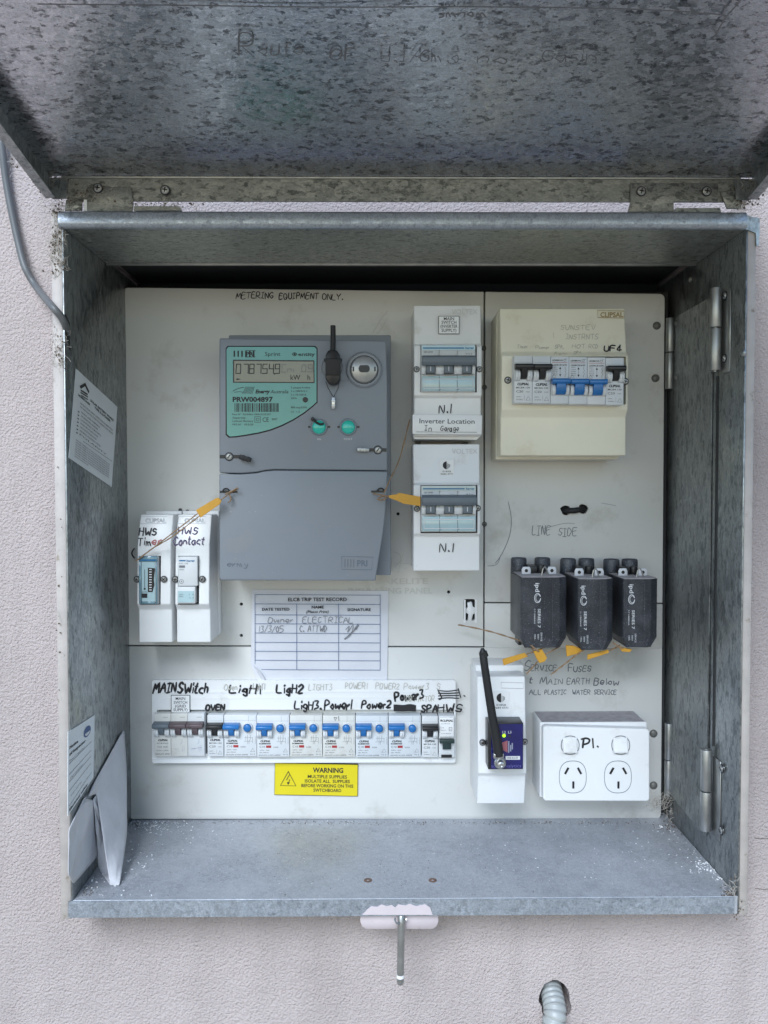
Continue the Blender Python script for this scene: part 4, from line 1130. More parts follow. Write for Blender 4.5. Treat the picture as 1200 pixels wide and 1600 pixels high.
# display face
fx = [(357, 542), (491, 542), (494.5, 545), (494.5, 628), (488, 634), (474, 645), (458, 655), (440, 664), (422, 671), (404, 675.5), (385, 679), (368, 681.5), (359, 682), (354.5, 678), (354, 546)]
fo_ = [(355.5, 540.3), (492.5, 540.3), (496.2, 544), (496.2, 629), (489, 635.6), (475, 646.8), (459, 656.8), (441, 666), (423, 673), (405, 677.6), (386, 681), (369, 683.5), (357.5, 684), (352.6, 679.5), (352.4, 544)]
y1_ = YM - .0006
def rimmed(mb, outer, inner, ya, yb2):
    n = len(outer)
    A = [U(*p, ya) for p in outer]; B = [U(*p, yb2) for p in inner]
    mb.add(A + B, [(i, (i + 1) % n, n + (i + 1) % n, n + i) for i in range(n)])
mb = MB(); rimmed(mb, fo_, fx, YM - .0001, YM - .0005); part('display_rim', mb, 'black', em)
mb = MB(); mb.pq(fx, y1_, YM - .0001); fc = part('display_face', mb, 'teal', em)
mb = MB(); mb.pq([(364, 562), (491, 563), (491.5, 598.5), (364, 598)], y1_ - .0003, y1_ + .0001); part('lcd_border', mb, 'black', fc)
mb = MB(); mb.pq([(366, 564), (489.5, 565), (490, 597), (366, 596.3)], y1_ - .0005, y1_ - .0002); part('lcd', mb, 'lcd', fc)
yl = y1_ - .0007
SEG = {'0': 'abcdef', '1': 'bc', '2': 'abged', '3': 'abgcd', '4': 'fgbc', '5': 'afgcd', '7': 'abc', '8': 'abcdefg', '9': 'abcdfg', 'C': 'adef', 'h': 'fegc', 'n': 'ecg', 'i': 'c'}
def seven(mb, ch, x, y, w_, h, lw, yy):
    p = {'a': ((x, y), (x + w_, y)), 'b': ((x + w_, y), (x + w_ * .97, y + h / 2)), 'c': ((x + w_ * .97, y + h / 2), (x + w_ * .94, y + h)), 'd': ((x - 1, y + h), (x + w_ * .94, y + h)),
         'e': ((x - .5, y + h / 2), (x - 1, y + h)), 'f': ((x, y), (x - .5, y + h / 2)), 'g': ((x - .5, y + h / 2), (x + w_ * .95, y + h / 2))}
    for s_ in SEG.get(ch, ''): stroke(mb, list(p[s_]), yy, lw, False)
mb = MB(); x = 370
for i, ch in enumerate('0787549'):
    xx = [369.5, 381.5, 390.5, 401.5, 411, 421, 430.5][i]; seven(mb, ch, xx, 569.0, 6.6, 14.4, 1.6, yl)
stroke(mb, [(428.6, 584), (429.4, 585)], yl, 1.4, False)
ptxt(mb, 'kW', 461.5, 589.5, 8, yl, 15); ptxt(mb, 'h', 482.5, 589.5, 8, yl, 4)
mb.add([U(370, 591, yl), U(377, 592.3, yl), U(370, 593.8, yl)], [(0, 1, 2)]); ptxt(mb, 's', 369.5, 592.4, 3, yl)
part('lcd_digits', mb, 'ink', fc)
mb = MB(); 
seven(mb, 'C', 441, 569.5, 6, 12, .9, yl); seven(mb, 'n', 450, 572, 5, 9, .9, yl); seven(mb, 'i', 455, 572, 4, 9, .9, yl); seven(mb, '0', 472, 570, 6, 11, 1.0, yl); seven(mb, '9', 482, 570, 6, 11, 1.0, yl)
part('faint_digits', mb, 'pencil', fc)
yt_ = y1_ - .0002
mb = MB()
for k in range(6): mb.pbox(365 + k * 6, 548, 367.3 + k * 6, 557.5, yt_, yt_ + .0001)
mb.pbox(384, 547.5, 399, 548.5, yt_ - .00004, yt_ + .0001); mb.pbox(383, 557.2, 399, 558.2, yt_ - .00004, yt_ + .0001)
ptxt(mb, 'PRI', 391, 553, 6, yt_ - .0001, 13, bold=.03)
ptxt(mb, 'Sprint', 426, 553, 6.2, yt_, 24); ptxt(mb, 'entity', 479, 553.4, 5.2, yt_, 26, bold=.02)
stroke(mb, [(456.5, 553.4), (460, 550.8), (464, 553.4), (460, 556), (456.5, 553.4)], yt_, 1.0); mb.disc(U(460.4, 553.4, yt_), PX(1.6, yt_), 10)
ptxt(mb, 'Energy', 410.5, 611.6, 5.6, yt_, 23, bold=.04, it=.25); ptxt(mb, 'Australia', 436.5, 611.8, 5.4, yt_, 28, it=.25)
for k in range(8): stroke(mb, [(379 + k * 2.1, 615 - (2 - abs(k - 3)) * .2), (384 + k * 1.9, 604.5)], yt_, .7, False)
stroke(mb, [(364, 611), (372, 607), (381, 605)], yt_, .8); stroke(mb, [(366, 613), (374, 612), (380, 613)], yt_, .6)
ptxt(mb, 'PRW004897', 395, 624, 7.4, yt_, 62.5, bold=.035)
rb = random.Random(3); x = 366.5
while x < 434:
    w_ = rb.choice([.7, .9, 1.5, 2.0]); mb.pbox(x, 630, x + w_, 643.5, yt_, yt_ + .0001); x += w_ + rb.choice([.8, 1.1, 1.5])
ptxt(mb, 'Part N°  RX04A1108A10.02307', 393, 647.3, 2.6, yt_, 60); ptxt(mb, 'Supercap', 373.5, 652.6, 3, yt_, 20); ptxt(mb, 'Lithium Battery', 379.5, 657.8, 3, yt_, 32); ptxt(mb, 'M/S N°  18.5/30', 379.5, 663.2, 3, yt_, 32)
ptxt(mb, 'CE', 415, 655.6, 7, yt_, 9.5); ptxt(mb, '2007', 429, 655, 3, yt_, 9)
stroke(mb, [(398, 651), (407, 651), (407, 660), (398, 660), (398, 651)], yt_, .7, False); stroke(mb, [(400.5, 653.5), (404.5, 653.5), (404.5, 657.5), (400.5, 657.5), (400.5, 653.5)], yt_, .7, False)
for tx, py, wd in (('3 phase 4 wire', 605.5, 30), ('3 x 240/415 V', 611, 26), ('3 x 10-100 A', 616.6, 24), ('50Hz', 622, 9), ('800 imp/kWh', 636.5, 25), ('Cl.  1.0', 643.5, 14)): ptxt(mb, tx, 454.5, py, 3, yt_, wd, al='L')
part('lettering', mb, 'ink', fc)
mb = MB(); c = U(477, 624.5, yt_); mb.lathe(c, (0, -1, 0), [(0, .0028), (.0008, .0026), (.0010, .0012), (.0007, 0)], 18); part('pulse_lamp', mb, 'black', fc)
# optical port
c = U(569, 578, YM)
mb = MB(); mb.lathe(c, (0, -1, 0), [(0, PX(28.5, YM)), (.0016, PX(28, YM)), (.0022, PX(26.5, YM)), (.0012, PX(25.4, YM)), (.0012, PX(22, YM))], 40); part('optical_port', mb, 'grey', em)
po = em.children[-1] if False else bpy.data.objects[[o.name for o in COL.objects if o.name.startswith('optical_port')][-1]]
mb = MB(); mb.lathe(c + Vector((0, -.0011, 0)), (0, -1, 0), [(0, PX(20.5, YM)), (.0020, PX(20, YM)), (.0026, PX(18.5, YM)), (.0028, 0)], 36); part('port_disc', mb, 'hinge', po)
mb = MB()
pl = []
for k in range(24):
    t = 2 * math.pi * k / 24; pl.append((569 + 4.2 * (1 if math.cos(t) > 0 else -1) + 4.6 * math.cos(t), 576 - 5.6 * math.sin(t)))
mb.pq(pl, YM - .0046, YM - .003); part('port_slot', mb, 'black', po)
mb = MB(); mb.ring(c + Vector((0, -.0013, 0)), PX(21, YM), PX(22.3, YM)); 
for sx in (-17, 17): mb.pbox(569 + sx - 1, 573, 569 + sx + 1, 580, YM - .0042, YM - .0036)
part('port_shadow_ring', mb, 'ink', po)
c = U(519, 575, YM)
mb = MB(); mb.lathe(c, (0, -1, 0), [(0, PX(18.5, YM)), (.0014, PX(18, YM)), (.0016, PX(16.6, YM)), (.0006, PX(16, YM)), (.0006, PX(10, YM))], 32); part('second_port', mb, 'grey', em)
mb = MB(); mb.pbox(520, 594.6, 548, 596, YM - .0006, YM - .0001); part('moulded_line', mb, 'grey', em)
# push buttons with sealing slots
for bx in (498.5, 544.2):
    c = U(bx, 667.5, YM)
    mb = MB(); mb.pbox(bx - 17, 665.5, bx + 17.5, 668.6, YM - .0004, YM + .0001); sl_ = part('button_slot', mb, 'black', em)
    mb = MB(); mb.lathe(c, (0, -1, 0), [(0, PX(13.4, YM)), (.0014, PX(13, YM)), (.0018, PX(12.4, YM)), (.0012, PX(11, YM))], 30); bt = part('button_collar', mb, 'grey', em)
    mb = MB(); mb.lathe(c + Vector((0, -.0008, 0)), (0, -1, 0), [(0, PX(10.6, YM)), (.0012, PX(10.2, YM)), (.0022, PX(7.5, YM)), (.0027, PX(3, YM)), (.0028, 0)], 28); part('button', mb, 'teal_btn', bt, smooth=70)
mb = MB(); mb.tube([U(490, 655, YM - .002), U(494, 660, YM - .004), U(500, 663, YM - .0045), U(506, 662, YM - .004)], .0012, 8); mb.lathe(U(489, 655, YM - .0005), (0, -1, 0), [(0, .0022), (.003, .002), (.0034, 0)], 12); part('button_latch', mb, 'black', em)
mb = MB(); ptxt(mb, 'SEL', 499, 686, 2.8, YM - .0002, 7); ptxt(mb, 'RESET', 544, 686, 2.8, YM - .0002, 13); part('button_lettering', mb, 'whiteprint', em)
# embossed marks on the lower cover
mb = MB(); ye = YM - .0003
stroke(mb, [(534, 869.5), (583, 870.5), (580.5, 890.5), (534, 889.5), (534, 869.5)], ye, .8, False)
for k in range(4): stroke(mb, [(539 + k * 4.6, 874), (539 + k * 4.6, 886)], ye, 1.4, False)
ptxt(mb, 'PRI', 566, 880, 9.5, ye, 16, bold=.02); hand(mb, 'Jermy', 349, 885, 8, ye, 38, 1.0, rnd=random.Random(5))
part('embossed_mark', mb, mat('shaded_emboss', (0.12, 0.14, 0.18), 0.5), em)
# sealing screws with slots
def seal_point(px, py, x0, x1, ang=0):
    mb = MB(); mb.pbox(x0, py - 2.6, x1, py + 2.6, YM - .0004, YM + .0001); s_ = part('seal_slot', mb, 'black', em)
    screw('screw', U(px, py, YM - .0002), .0036, s_, m='hinge', cross=False, rot=.1)
seal_point(358, 713.5, 343, 377); seal_point(590.5, 703, 576, 604)
for px, x0, x1, py in ((353.5, 343, 371, 768.5), (595, 580, 601, 768)):
    mb = MB(); mb.pbox(x0, py - 1.6, x1, py + 1.6, YM - .0004, YM + .0001); s_ = part('seal_slot', mb, 'black', em)
    mb = MB(); cc = U(px, py, YM - .001); mb.tube([cc + Vector((math.cos(t) * .0034, -.001, math.sin(t) * .0034)) for t in [math.pi * k / 10 for k in range(11)]], .0007, 6); part('seal_loop', mb, 'black', s_)
def lead_seal(label, a, b, r, m='hinge'):
    s_ = thing('crimped_seal', label, 'seal', a); d = (b - a); L_ = d.length; d.normalize(); u = Vector((0, -1, 0)); v = d.cross(u)
    mb = MB(); mb.obox(a.lerp(b, .5), d * L_ / 2, u * r * .7, v * r); mb.obox(a.lerp(b, .35), d * L_ * .1, u * r * .85, v * r * 1.15); mb.obox(a.lerp(b, .75), d * L_ * .08, u * r * .85, v * r * 1.15)
    part('seal_body', mb, m, s_, bevel=.0005, seg=2)
    return s_
lead_seal('dark crimped seal at the upper left slot of the grey meter', U(374, 713.5, YM - .004), U(392, 719, YM - .005), .0024, m='black_rough')
lead_seal('silver crimped seal at the upper right slot of the grey meter', U(577, 703.5, YM - .004), U(558, 702.5, YM - .004), .0020)
sw = lead_seal('small silver seal hanging on wire from the black plug on the meter', U(521, 620, YM - .004), U(521, 639, YM - .004), .0018, m='steel')
mb = MB(); mb.tube([U(509, 596, YM - .008), U(513, 607, YM - .006), U(520.5, 620, YM - .004)], .00035, 5); mb.tube([U(530, 596, YM - .008), U(528, 607, YM - .006), U(521.5, 620, YM - .004)], .00035, 5); part('seal_wire', mb, 'ink', sw)
# black plug clipped on the second port
pg = thing('optical_plug', 'black plug with a short cable stub clipped over the port of the grey meter', 'plug', U(520, 575, YM))
mb = MB(); mb.pq([(513, 547), (526, 547), (531, 555), (531.5, 592), (527, 599), (520, 601), (513, 599), (508.5, 592), (508.5, 555)], YM - .014, YM - .002); part('plug_body', mb, 'black', pg, bevel=.0012)
mb = MB(); mb.pq([(506, 560), (534.5, 560), (534.5, 564), (531.5, 566), (531.5, 586), (508.5, 586), (508.5, 566), (506, 564)], YM - .0155, YM - .013); part('clip_plate', mb, 'black_rough', pg, bevel=.0005)
mb = MB(); mb.tube([U(520, 549, YM - .008), U(520.5, 530, YM - .0075), U(520.3, 509, YM - .007)], .0027, 12); part('cable_stub', mb, 'black_rough', pg)

# ================================================================ ENCLOSURES
def enclosure(name, label, xl, xr, prof, hole=None, m='white', cat='enclosure', group=None, depth_ref=None, back=-.0008, draft=None):
    """prof: list of (py, depth) down the front; sides run straight back to the panel"""
    yr = depth_ref or min(d for _, d in prof)
    X0, X1 = U(xl, 700, yr).x, U(xr, 700, yr).x
    mid = (prof[0][0] + prof[-1][0]) / 2
    r = thing(name, label, cat, U((xl + xr) / 2, mid, 0), group)
    pts = [(d, U((xl + xr) / 2, py, d).z) for py, d in prof]
    pts = [(back, pts[0][1])] + pts + [(back, pts[-1][1])]
    mb = MB(); mb.extr([(X0, a, b) for a, b in pts], (X1 - X0, 0, 0))
    o = part('cover', mb, m, r, bevel=.0014, seg=3, smooth=30)
    if hole:
        c = MB(); c.pbox(hole[0], hole[1], hole[2], hole[3], yr, yr); 
        a, b = U(hole[0], hole[1], yr), U(hole[2], hole[3], yr)
        c = MB(); c.box(a.x, b.x, yr - .02, yr + .012, b.z, a.z); carve(o, [c])
        mb = MB(); mb.box(a.x + .0001, b.x - .0001, yr + .0105, yr + .0118, b.z + .0001, a.z - .0001); part('recess', mb, 'black', r)
    return r, yr

# cream consumer unit at upper right
e_c, yr = enclosure('breaker_enclosure', 'yellowed cream enclosure holding six breakers at the upper right of the panel', 783.5, 981, [(482, -.056), (550, -.064), (556, -.070), (640, -.070), (652, -.064), (712, -.064)], (801, 557, 978, 632), 'cream')
mb = MB(); a, b = U(765, 484, -.002), U(958, 722, -.002)
mb.box(U(783.5, 700, -.064).x - .0018, U(981, 700, -.064).x - .002, -.040, -.0006, U(800, 714, -.064).z - .0016, U(800, 481, -.056).z - .002); part('base', mb, 'cream', e_c, bevel=.001)
yc_ = -.0612
def on_prof(px, py, prof, off=.0004):
    for (p0, d0), (p1, d1) in zip(prof[:-1], prof[1:]):
        if p0 <= py <= p1: return d0 + (d1 - d0) * (py - p0) / (p1 - p0) - off
    return prof[-1][1] - off
class ProfFrame:
    def __init__(s, prof, off=.0004):
        s.prof = prof; s.off = off; s.n = Vector((0, -1, 0))
    def __call__(s, px, py, o): return U(px, py, on_prof(px, py, s.prof, s.off + o))
CP = [(482, -.056), (550, -.064), (556, -.070), (640, -.070), (652, -.064), (712, -.064)]
cf = ProfFrame(CP, .0006)
mb = MB(); hand(mb, 'U', 944, 549, 8, 0, 6.5, 1.9, frame=cf, jit=.15); hand(mb, 'F4', 953, 548.5, 9, 0, 18, 2.2, frame=cf, rnd=random.Random(9)); part('marker_writing', mb, 'ink', e_c)
mb = MB()
for tx, x, y, wd, h in (('SUNSTEV', 876, 515, 54, 7), ('INSTRNTS', 884, 530, 50, 8), ('l', 861, 529, 3, 9), ('Timer', 808, 544, 16, 5), ('Pump', 837, 545, 20, 5), ('SPA.', 867, 545, 14, 6), ('HOT', 894, 544, 20, 6), ('RCD', 920, 544, 14, 6), ('Alarm', 866, 554, 20, 4), ('SPA', 896, 553, 12, 4)):
    hand(mb, tx, x, y, h, 0, wd, .7, frame=cf, rnd=random.Random(x))
part('faded_writing', mb, 'ghost', e_c)
mb = MB()
def pr_txt(mb, text, px, py, h, frame, w, **k):
    ptxt(mb, text, px, py, h, on_prof(px, py, frame.prof, frame.off + .0004), w, **k)
pr_txt(mb, 'CLIPSAL', 956, 491.5, 7.5, cf, 36, bold=.03)
for q in ([(934, 485), (975, 486), (975, 497), (934, 496), (934, 485)],):
    mb.ribbon([cf(*p, .0004) for p in q], .0006, (0, -1, 0))
part('embossed_mark', mb, mat('amber_stain', (0.36, 0.27, 0.13), 0.6), e_c)
for px, py in ((793.5, 594), (977, 596)):
    screw('screw', U(px, py, -.0702), PX(4.4, -.07), e_c, m='hinge', rot=.5)
# its six breakers
yf = 84                                        # face depth in mm from the panel
pe2 = PX(1, -.0845) * 1000
k2 = (28.6 * pe2) / 18.0
def uf_origin(i): 
    p = U(803 + 28.6 * i, 629.5 + .6 * i, -(yf + .5) * mm); return Vector((p.x, YR, p.z))
kz2 = 72.5 * pe2 / H
for i in (0, 1, 5):
    lbls = {0: 'black toggle breaker at the far left inside the cream enclosure', 1: 'black toggle breaker second from the left inside the cream enclosure', 5: 'black toggle breaker at the right end of the cream enclosure, under UF4'}
    make_mcb(uf_origin(i), k2, lbls[i], y0=yf, group='breakers in the cream enclosure')
def make_blue(o, k, label, y0):
    r = thing('circuit_breaker', label, 'circuit breaker', o, 'breakers in the cream enclosure')
    body(r, o, k, 0, 18, y0)
    lb = LB(o, k)
    lb.extr([lb.P(.3, a, b) for a, b in ((y0, 24.5), (y0 + 8.5, 23.6), (y0 + 9.6, 22.4), (y0 + 9.6, 20), (y0 + 8, 18.6), (y0, 18.8))], (17.4 * mm * k, 0, 0))
    lb.extr([lb.P(4.4, a, b) for a, b in ((y0, 19), (y0 + 8, 18.8), (y0 + 7, 12), (y0 + 4, 8.8), (y0, 8.4))], (9.4 * mm * k, 0, 0))
    part('toggle', lb, 'blue', r, bevel=.0005)
    lb = LB(o, k)
    for x in (.8, 14.0):
        lb.extr([lb.P(x, a, b) for a, b in ((y0, 18.4), (y0 + 3.5, 18.2), (y0 + 5.4, 15.6), (y0 + 5.4, 11.5), (y0 + 3, 8.4), (y0, 8))], (3.4 * mm * k, 0, 0))
    part('toggle_guard', lb, 'white2', r, bevel=.0003, seg=1)
    yy = y0 + .12
    lb = LB(o, k)
    lb.t('LEXBROG', 6.6, 42.3, 1.4, yy, 10, bold=.03); lb.ln([(13.2, 43.5), (12.3, 42), (13.6, 41), (15, 42), (14.4, 43.8)], yy, .3); lb.ln([(13, 42.8), (16.2, 43.8)], yy, .3)
    lb.t('LE60RCB16/30', 8.8, 37.8, 1.5, yy, 14, bold=.02)
    for j in range(5): lb.t(['240V~', 'In 30mA', '50Hz', '6kA', 'AC'][j], 4.2, 35.6 - j * 1.9, .9, yy, 5)
    lb.ln([(9.3, 35), (9.3, 27.6)], yy, .35)
    for s_, z in ((1, 36), (-1, 26.4)): lb.add([lb.P(9.3, yy, z), lb.P(8.2, yy, z - s_ * 2.2), lb.P(10.4, yy, z - s_ * 2.2)], [(0, 1, 2)])
    lb.ln([(14.2, 36), (14.2, 34), (15.2, 32.6), (14, 31), (15.2, 29.4), (14.2, 28), (14.2, 26)], yy, .25); tri(lb, 3.2, 25.6, 1.9, yy)
    part('lettering', lb, 'ink', r)
    lb = LB(o, k); lb.ln([(1.4, 40.2), (16, 40.2)], yy, .5); part('red_line', lb, 'red', r)
    lb = LB(o, k); lb.t('ON', 9.2, 14, 2.0, y0 + 7.9, 4.6); part('toggle_lettering', lb, 'sky_blue', r)
for i, wrd in ((2, 'left'), (3, 'middle'), (4, 'right')):
    make_blue(uf_origin(i), k2, 'blue toggle breaker switched down, the %s one of three in the cream enclosure' % wrd, yf)

# isolator enclosures in the middle
def hager_switch(o_px, label, ysurf, group, xr=752.0):
    x0, y0_, x1, y1 = o_px
    o = U(x0, y1, ysurf); r = thing('isolator_switch', label, 'isolator switch', o, group)
    yf_ = ysurf - .006
    W = x1 - x0; H_ = y1 - y0_
    def X(u): return x0 + W * u
    def Y(v): return y0_ + H_ * v
    for j in range(3):
        mb = MB(); a, b = U(X(j / 3 + .004), Y(0), yf_), U(X((j + 1) / 3 - .004), Y(1), yf_)
        mb.box(a.x, b.x, yf_, ysurf + .009, b.z, a.z); part('pole_body', mb, 'white2', r, bevel=.0004, seg=1)
    mb = MB()
    zt, zb_ = U(X(0), Y(.215), yf_ - .012).z, U(X(0), Y(.43), yf_ - .012).z
    xa, xb_ = U(X(.02), Y(.3), yf_ - .012).x, U(X(1.01), Y(.3), yf_ - .012).x
    mb.extr([(xa, yf_ - .001, zt + .001), (xa, yf_ - .010, zt), (xa, yf_ - .013, zt - .002), (xa, yf_ - .013, zb_ + .003), (xa, yf_ - .011, zb_), (xa, yf_ - .001, zb_ + .001)], (xb_ - xa, 0, 0))
    part('linked_toggle_bar', mb, 'grey2', r, bevel=.0005)
    for j in range(3):
        u = j / 3 + .09 + .0 * j
        mb = MB(); mb.pq([(X(u), Y(.40)), (X(u + .17), Y(.40)), (X(u + .165), Y(.60)), (X(u + .005), Y(.60))], yf_ - .007, yf_ - .001); s_ = part('toggle_stem', mb, 'grey2', r, bevel=.0004)
        mb = MB(); mb.pq([(X(u + .078), Y(.46)), (X(u + .094), Y(.46)), (X(u + .094), Y(.56)), (X(u + .078), Y(.56))], yf_ - .0073, yf_ - .0071); part('on_mark', mb, 'whiteprint', s_)
        mb = MB(); mb.pbox(X(u + .002), Y(.6), X(u + .168), Y(.615), yf_ - .0065, yf_ - .002); part('stem_shadow_lip', mb, 'black', s_)
    for j in range(4):
        a, b = [(0.005, .085), (.265, .42), (.60, .755), (.935, .995)][j]
        mb = MB(); c0, c1_ = U(X(a), Y(.43), yf_ - .004), U(X(b), Y(.615), yf_ - .004)
        mb.extr([(c0.x, yf_ - .0005, c0.z + .002), (c0.x, yf_ - .005, c0.z), (c0.x, yf_ - .006, (c0.z + c1_.z) / 2), (c0.x, yf_ - .004, c1_.z), (c0.x, yf_ - .0005, c1_.z - .001)], (c1_.x - c0.x, 0, 0)); part('toggle_guard', mb, 'white2', r, bevel=.0003, seg=1)
    mb = MB(); mb.pbox(X(.02), Y(.665), X(.99), Y(.985), yf_ - .0022, yf_ - .0001); wn = part('label_window', mb, 'clear', r, bevel=.0005)
    mb = MB(); mb.pbox(X(.05), Y(.72), X(.965), Y(.74), yf_ - .0027, yf_ - .0021); mb.pbox(X(.05), Y(.92), X(.965), Y(.935), yf_ - .0027, yf_ - .0021); mb.pbox(X(.05), Y(.745), X(.06), Y(.915), yf_ - .0027, yf_ - .0021); mb.pbox(X(.955), Y(.745), X(.965), Y(.915), yf_ - .0027, yf_ - .0021); part('window_rim', mb, 'whiteprint', wn)
    mb = MB(); 
    for u in (.335, .665): mb.pbox(X(u) - .4, Y(.66), X(u) + .3, Y(.99), yf_ - .0024, yf_ - .0021)
    ptxt(mb, '2', X(.35), Y(.94), 4, yf_ - .0025); ptxt(mb, '4', X(.68), Y(.94), 4, yf_ - .0025)
    part('window_seam', mb, 'grey2', wn)
    mb = MB(); mb.pbox(X(.012), Y(.008), X(.99), Y(.11), yf_ - .0006, yf_ - .0001); part('header_strip', mb, 'clear', r)
    mb = MB(); mb.pbox(X(.035), Y(.052), X(.79), Y(.079), yf_ - .0009, yf_ - .0007); ptxt(mb, 'hager', X(.895), Y(.062), 3.2, yf_ - .0009, W * .16, bold=.03); part('brand_stripe', mb, 'hager_blue', r)
    mb = MB(); ptxt(mb, 'SBN390', X(.13), Y(.15), 2.4, yf_ - .0003, W * .17); ptxt(mb, '4 5 6', X(.88), Y(.185), 2.4, yf_ - .0003, W * .12)
    ptxt(mb, 'N', X(.325), Y(.45), 2.4, yf_ - .0062); ptxt(mb, 'N', X(.655), Y(.45), 2.4, yf_ - .0062)
    part('lettering', mb, 'pencil', r)
    return r
P1 = [(477, -.054), (538, -.058), (541, -.063), (618, -.063), (622, -.058), (681, -.058)]
e1_, yr = enclosure('isolator_enclosure', 'white enclosure marked N.1 above the Inverter Location label', 647, 752.5, P1, (657, 538, 745, 613), 'white', group='isolator enclosures beside the meter')
hager_switch((658, 539, 743, 612), 'three pole switch with grey linked toggle bar, below the MAIN SWITCH (INVERTER SUPPLY) plate', -.063, 'isolator switches beside the meter')
P2 = [(694, -.054), (755, -.058), (758, -.063), (834, -.063), (838, -.058), (892, -.058)]
e2_, yr = enclosure('isolator_enclosure', 'white enclosure marked N.1 with a half-black sun sticker, lower of the pair', 646, 751, P2, (657, 758, 746, 833), 'white', group='isolator enclosures beside the meter')
hager_switch((658, 759, 744, 831), 'three pole switch with grey linked toggle bar, touched by the orange tag at its left', -.063, 'isolator switches beside the meter')
f1, f2 = ProfFrame(P1, .0006), ProfFrame(P2, .0006)
mb = MB(); hand(mb, 'N', 686, 645, 12, 0, 7.5, 1.5, frame=f1, jit=.1); hand(mb, '.', 698, 644, 9, 0, 1.6, 2, frame=f1); hand(mb, '1', 702.5, 645, 13, 0, 2, 1.8, frame=f1); part('marker_writing', mb, 'ink', e1_)
mb = MB(); hand(mb, 'N', 687, 862, 13, 0, 8.5, 1.5, frame=f2, jit=.1); hand(mb, '.', 700, 861, 9, 0, 2, 2, frame=f2); hand(mb, '1', 706, 862, 12, 0, 2, 1.8, frame=f2); part('marker_writing', mb, 'ink', e2_)
for e_, fr, y in ((e1_, f1, 487), (e2_, f2, 705)):
    mb = MB(); pr_txt(mb, 'VOLTEX', 726, y, 8, fr, 40); part('embossed_mark', mb, mat('emboss_shade', (0.60, 0.61, 0.62), 0.35), e_)
for e_, px, py in ((e1_, 651, 577), (e1_, 749, 577), (e2_, 651.5, 795), (e2_, 746.5, 794)):
    screw('screw', U(px, py, -.0632), PX(3.8, -.063), e_, m='hinge', rot=px)
for e_, px, py in ((e1_, 653, 690), (e1_, 727, 692), (e2_, 656, 691.5)):
    pass
for px, py in ((653, 691), (727, 692)):
    mb = MB(); c = U(px, py, -.004); mb.lathe(c, (0, -1, 0), [(0, .0034), (.002, .003), (.0024, 0)], 12); part('mounting_lug', mb, 'rivet', e1_)
sgn = plate_sign('label_plate', 'white plate with dark edges reading MAIN SWITCH (INVERTER SUPPLY) on the upper white enclosure', 686, 494.5, 717, 521, -.0575,
           [('MAIN', 497.8, 16, 4.8), ('SWITCH', 503.6, 23, 4.8), ('(INVERTER', 509.7, 26.5, 4.8), ('SUPPLY)', 516, 23, 4.8)], th=.0018)
il = thing('label_strip', 'white strip reading Inverter Location with In Garage handwritten, at the foot of the upper enclosure', 'label', U(698, 664, -.059))
mb = MB(); mb.pq([(644.5, 647.5), (753.5, 649), (752.5, 679), (644.5, 678)], -.0640, -.0583); part('strip_plate', mb, 'white', il, bevel=.0004)
mb = MB(); ptxt(mb, 'Inverter Location', 698.5, 658, 7.4, -.0642, 86, bold=.005, rot=-.01); hand(mb, 'In', 663, 673, 8, -.0642, 11, 1.1); hand(mb, 'Gar', 688, 673.5, 8, -.0642, 14, 1.1); hand(mb, 'age', 702, 673.5, 8.5, -.0642, 14, 1.1); stroke(mb, [(651, 674.8), (745, 675.4)], -.0641, .8, False); part('lettering', mb, 'ink', il)
mb = MB(); mb.pq([(645, 680), (752, 680), (745, 687), (648, 686)], -.050, -.010); part('lower_ledge', mb, 'white', e1_)
def sun_sticker(cx, cy, s_, ysurf, label, txt_=('01858', '9684 4771')):
    r = thing('round_logo_sticker', label, 'sticker', U(cx, cy, ysurf))
    mb = MB(); mb.pbox(cx - 11 * s_, cy - 13 * s_, cx + 11 * s_, cy + 13 * s_, ysurf - .0004, ysurf - .0001); part('sticker_sheet', mb, 'white', r)
    mb = MB(); yy = ysurf - .0006; n = 12; R_ = 6.2 * s_; cyy = cy - 4 * s_
    pl = [(cx, cyy - R_)] + [(cx - R_ * math.sin(math.pi * k / n), cyy - R_ * math.cos(math.pi * k / n)) for k in range(1, n)] + [(cx, cyy + R_)]
    c = [U(*p, yy) for p in pl]; mb.add(c, [list(range(len(c)))])
    for k, (a, h) in enumerate(((1.2, 5.6), (3.0, 4.2), (4.6, 2.6))):
        stroke(mb, [(cx + a * s_, cyy - h * s_ * .5), (cx + a * s_, cyy + h * s_ * 1.0)], yy, .9 * s_, False)
    ptxt(mb, txt_[0], cx, cy + 5.6 * s_, 2.6 * s_, yy, 13 * s_); ptxt(mb, txt_[1], cx, cy + 9.6 * s_, 2.6 * s_, yy, 19 * s_)
    part('print', mb, 'ink', r); return r
sun_sticker(698, 731, 1.0, -.0568, 'small square sticker with a half-black sun logo on the lower white enclosure marked N.1')

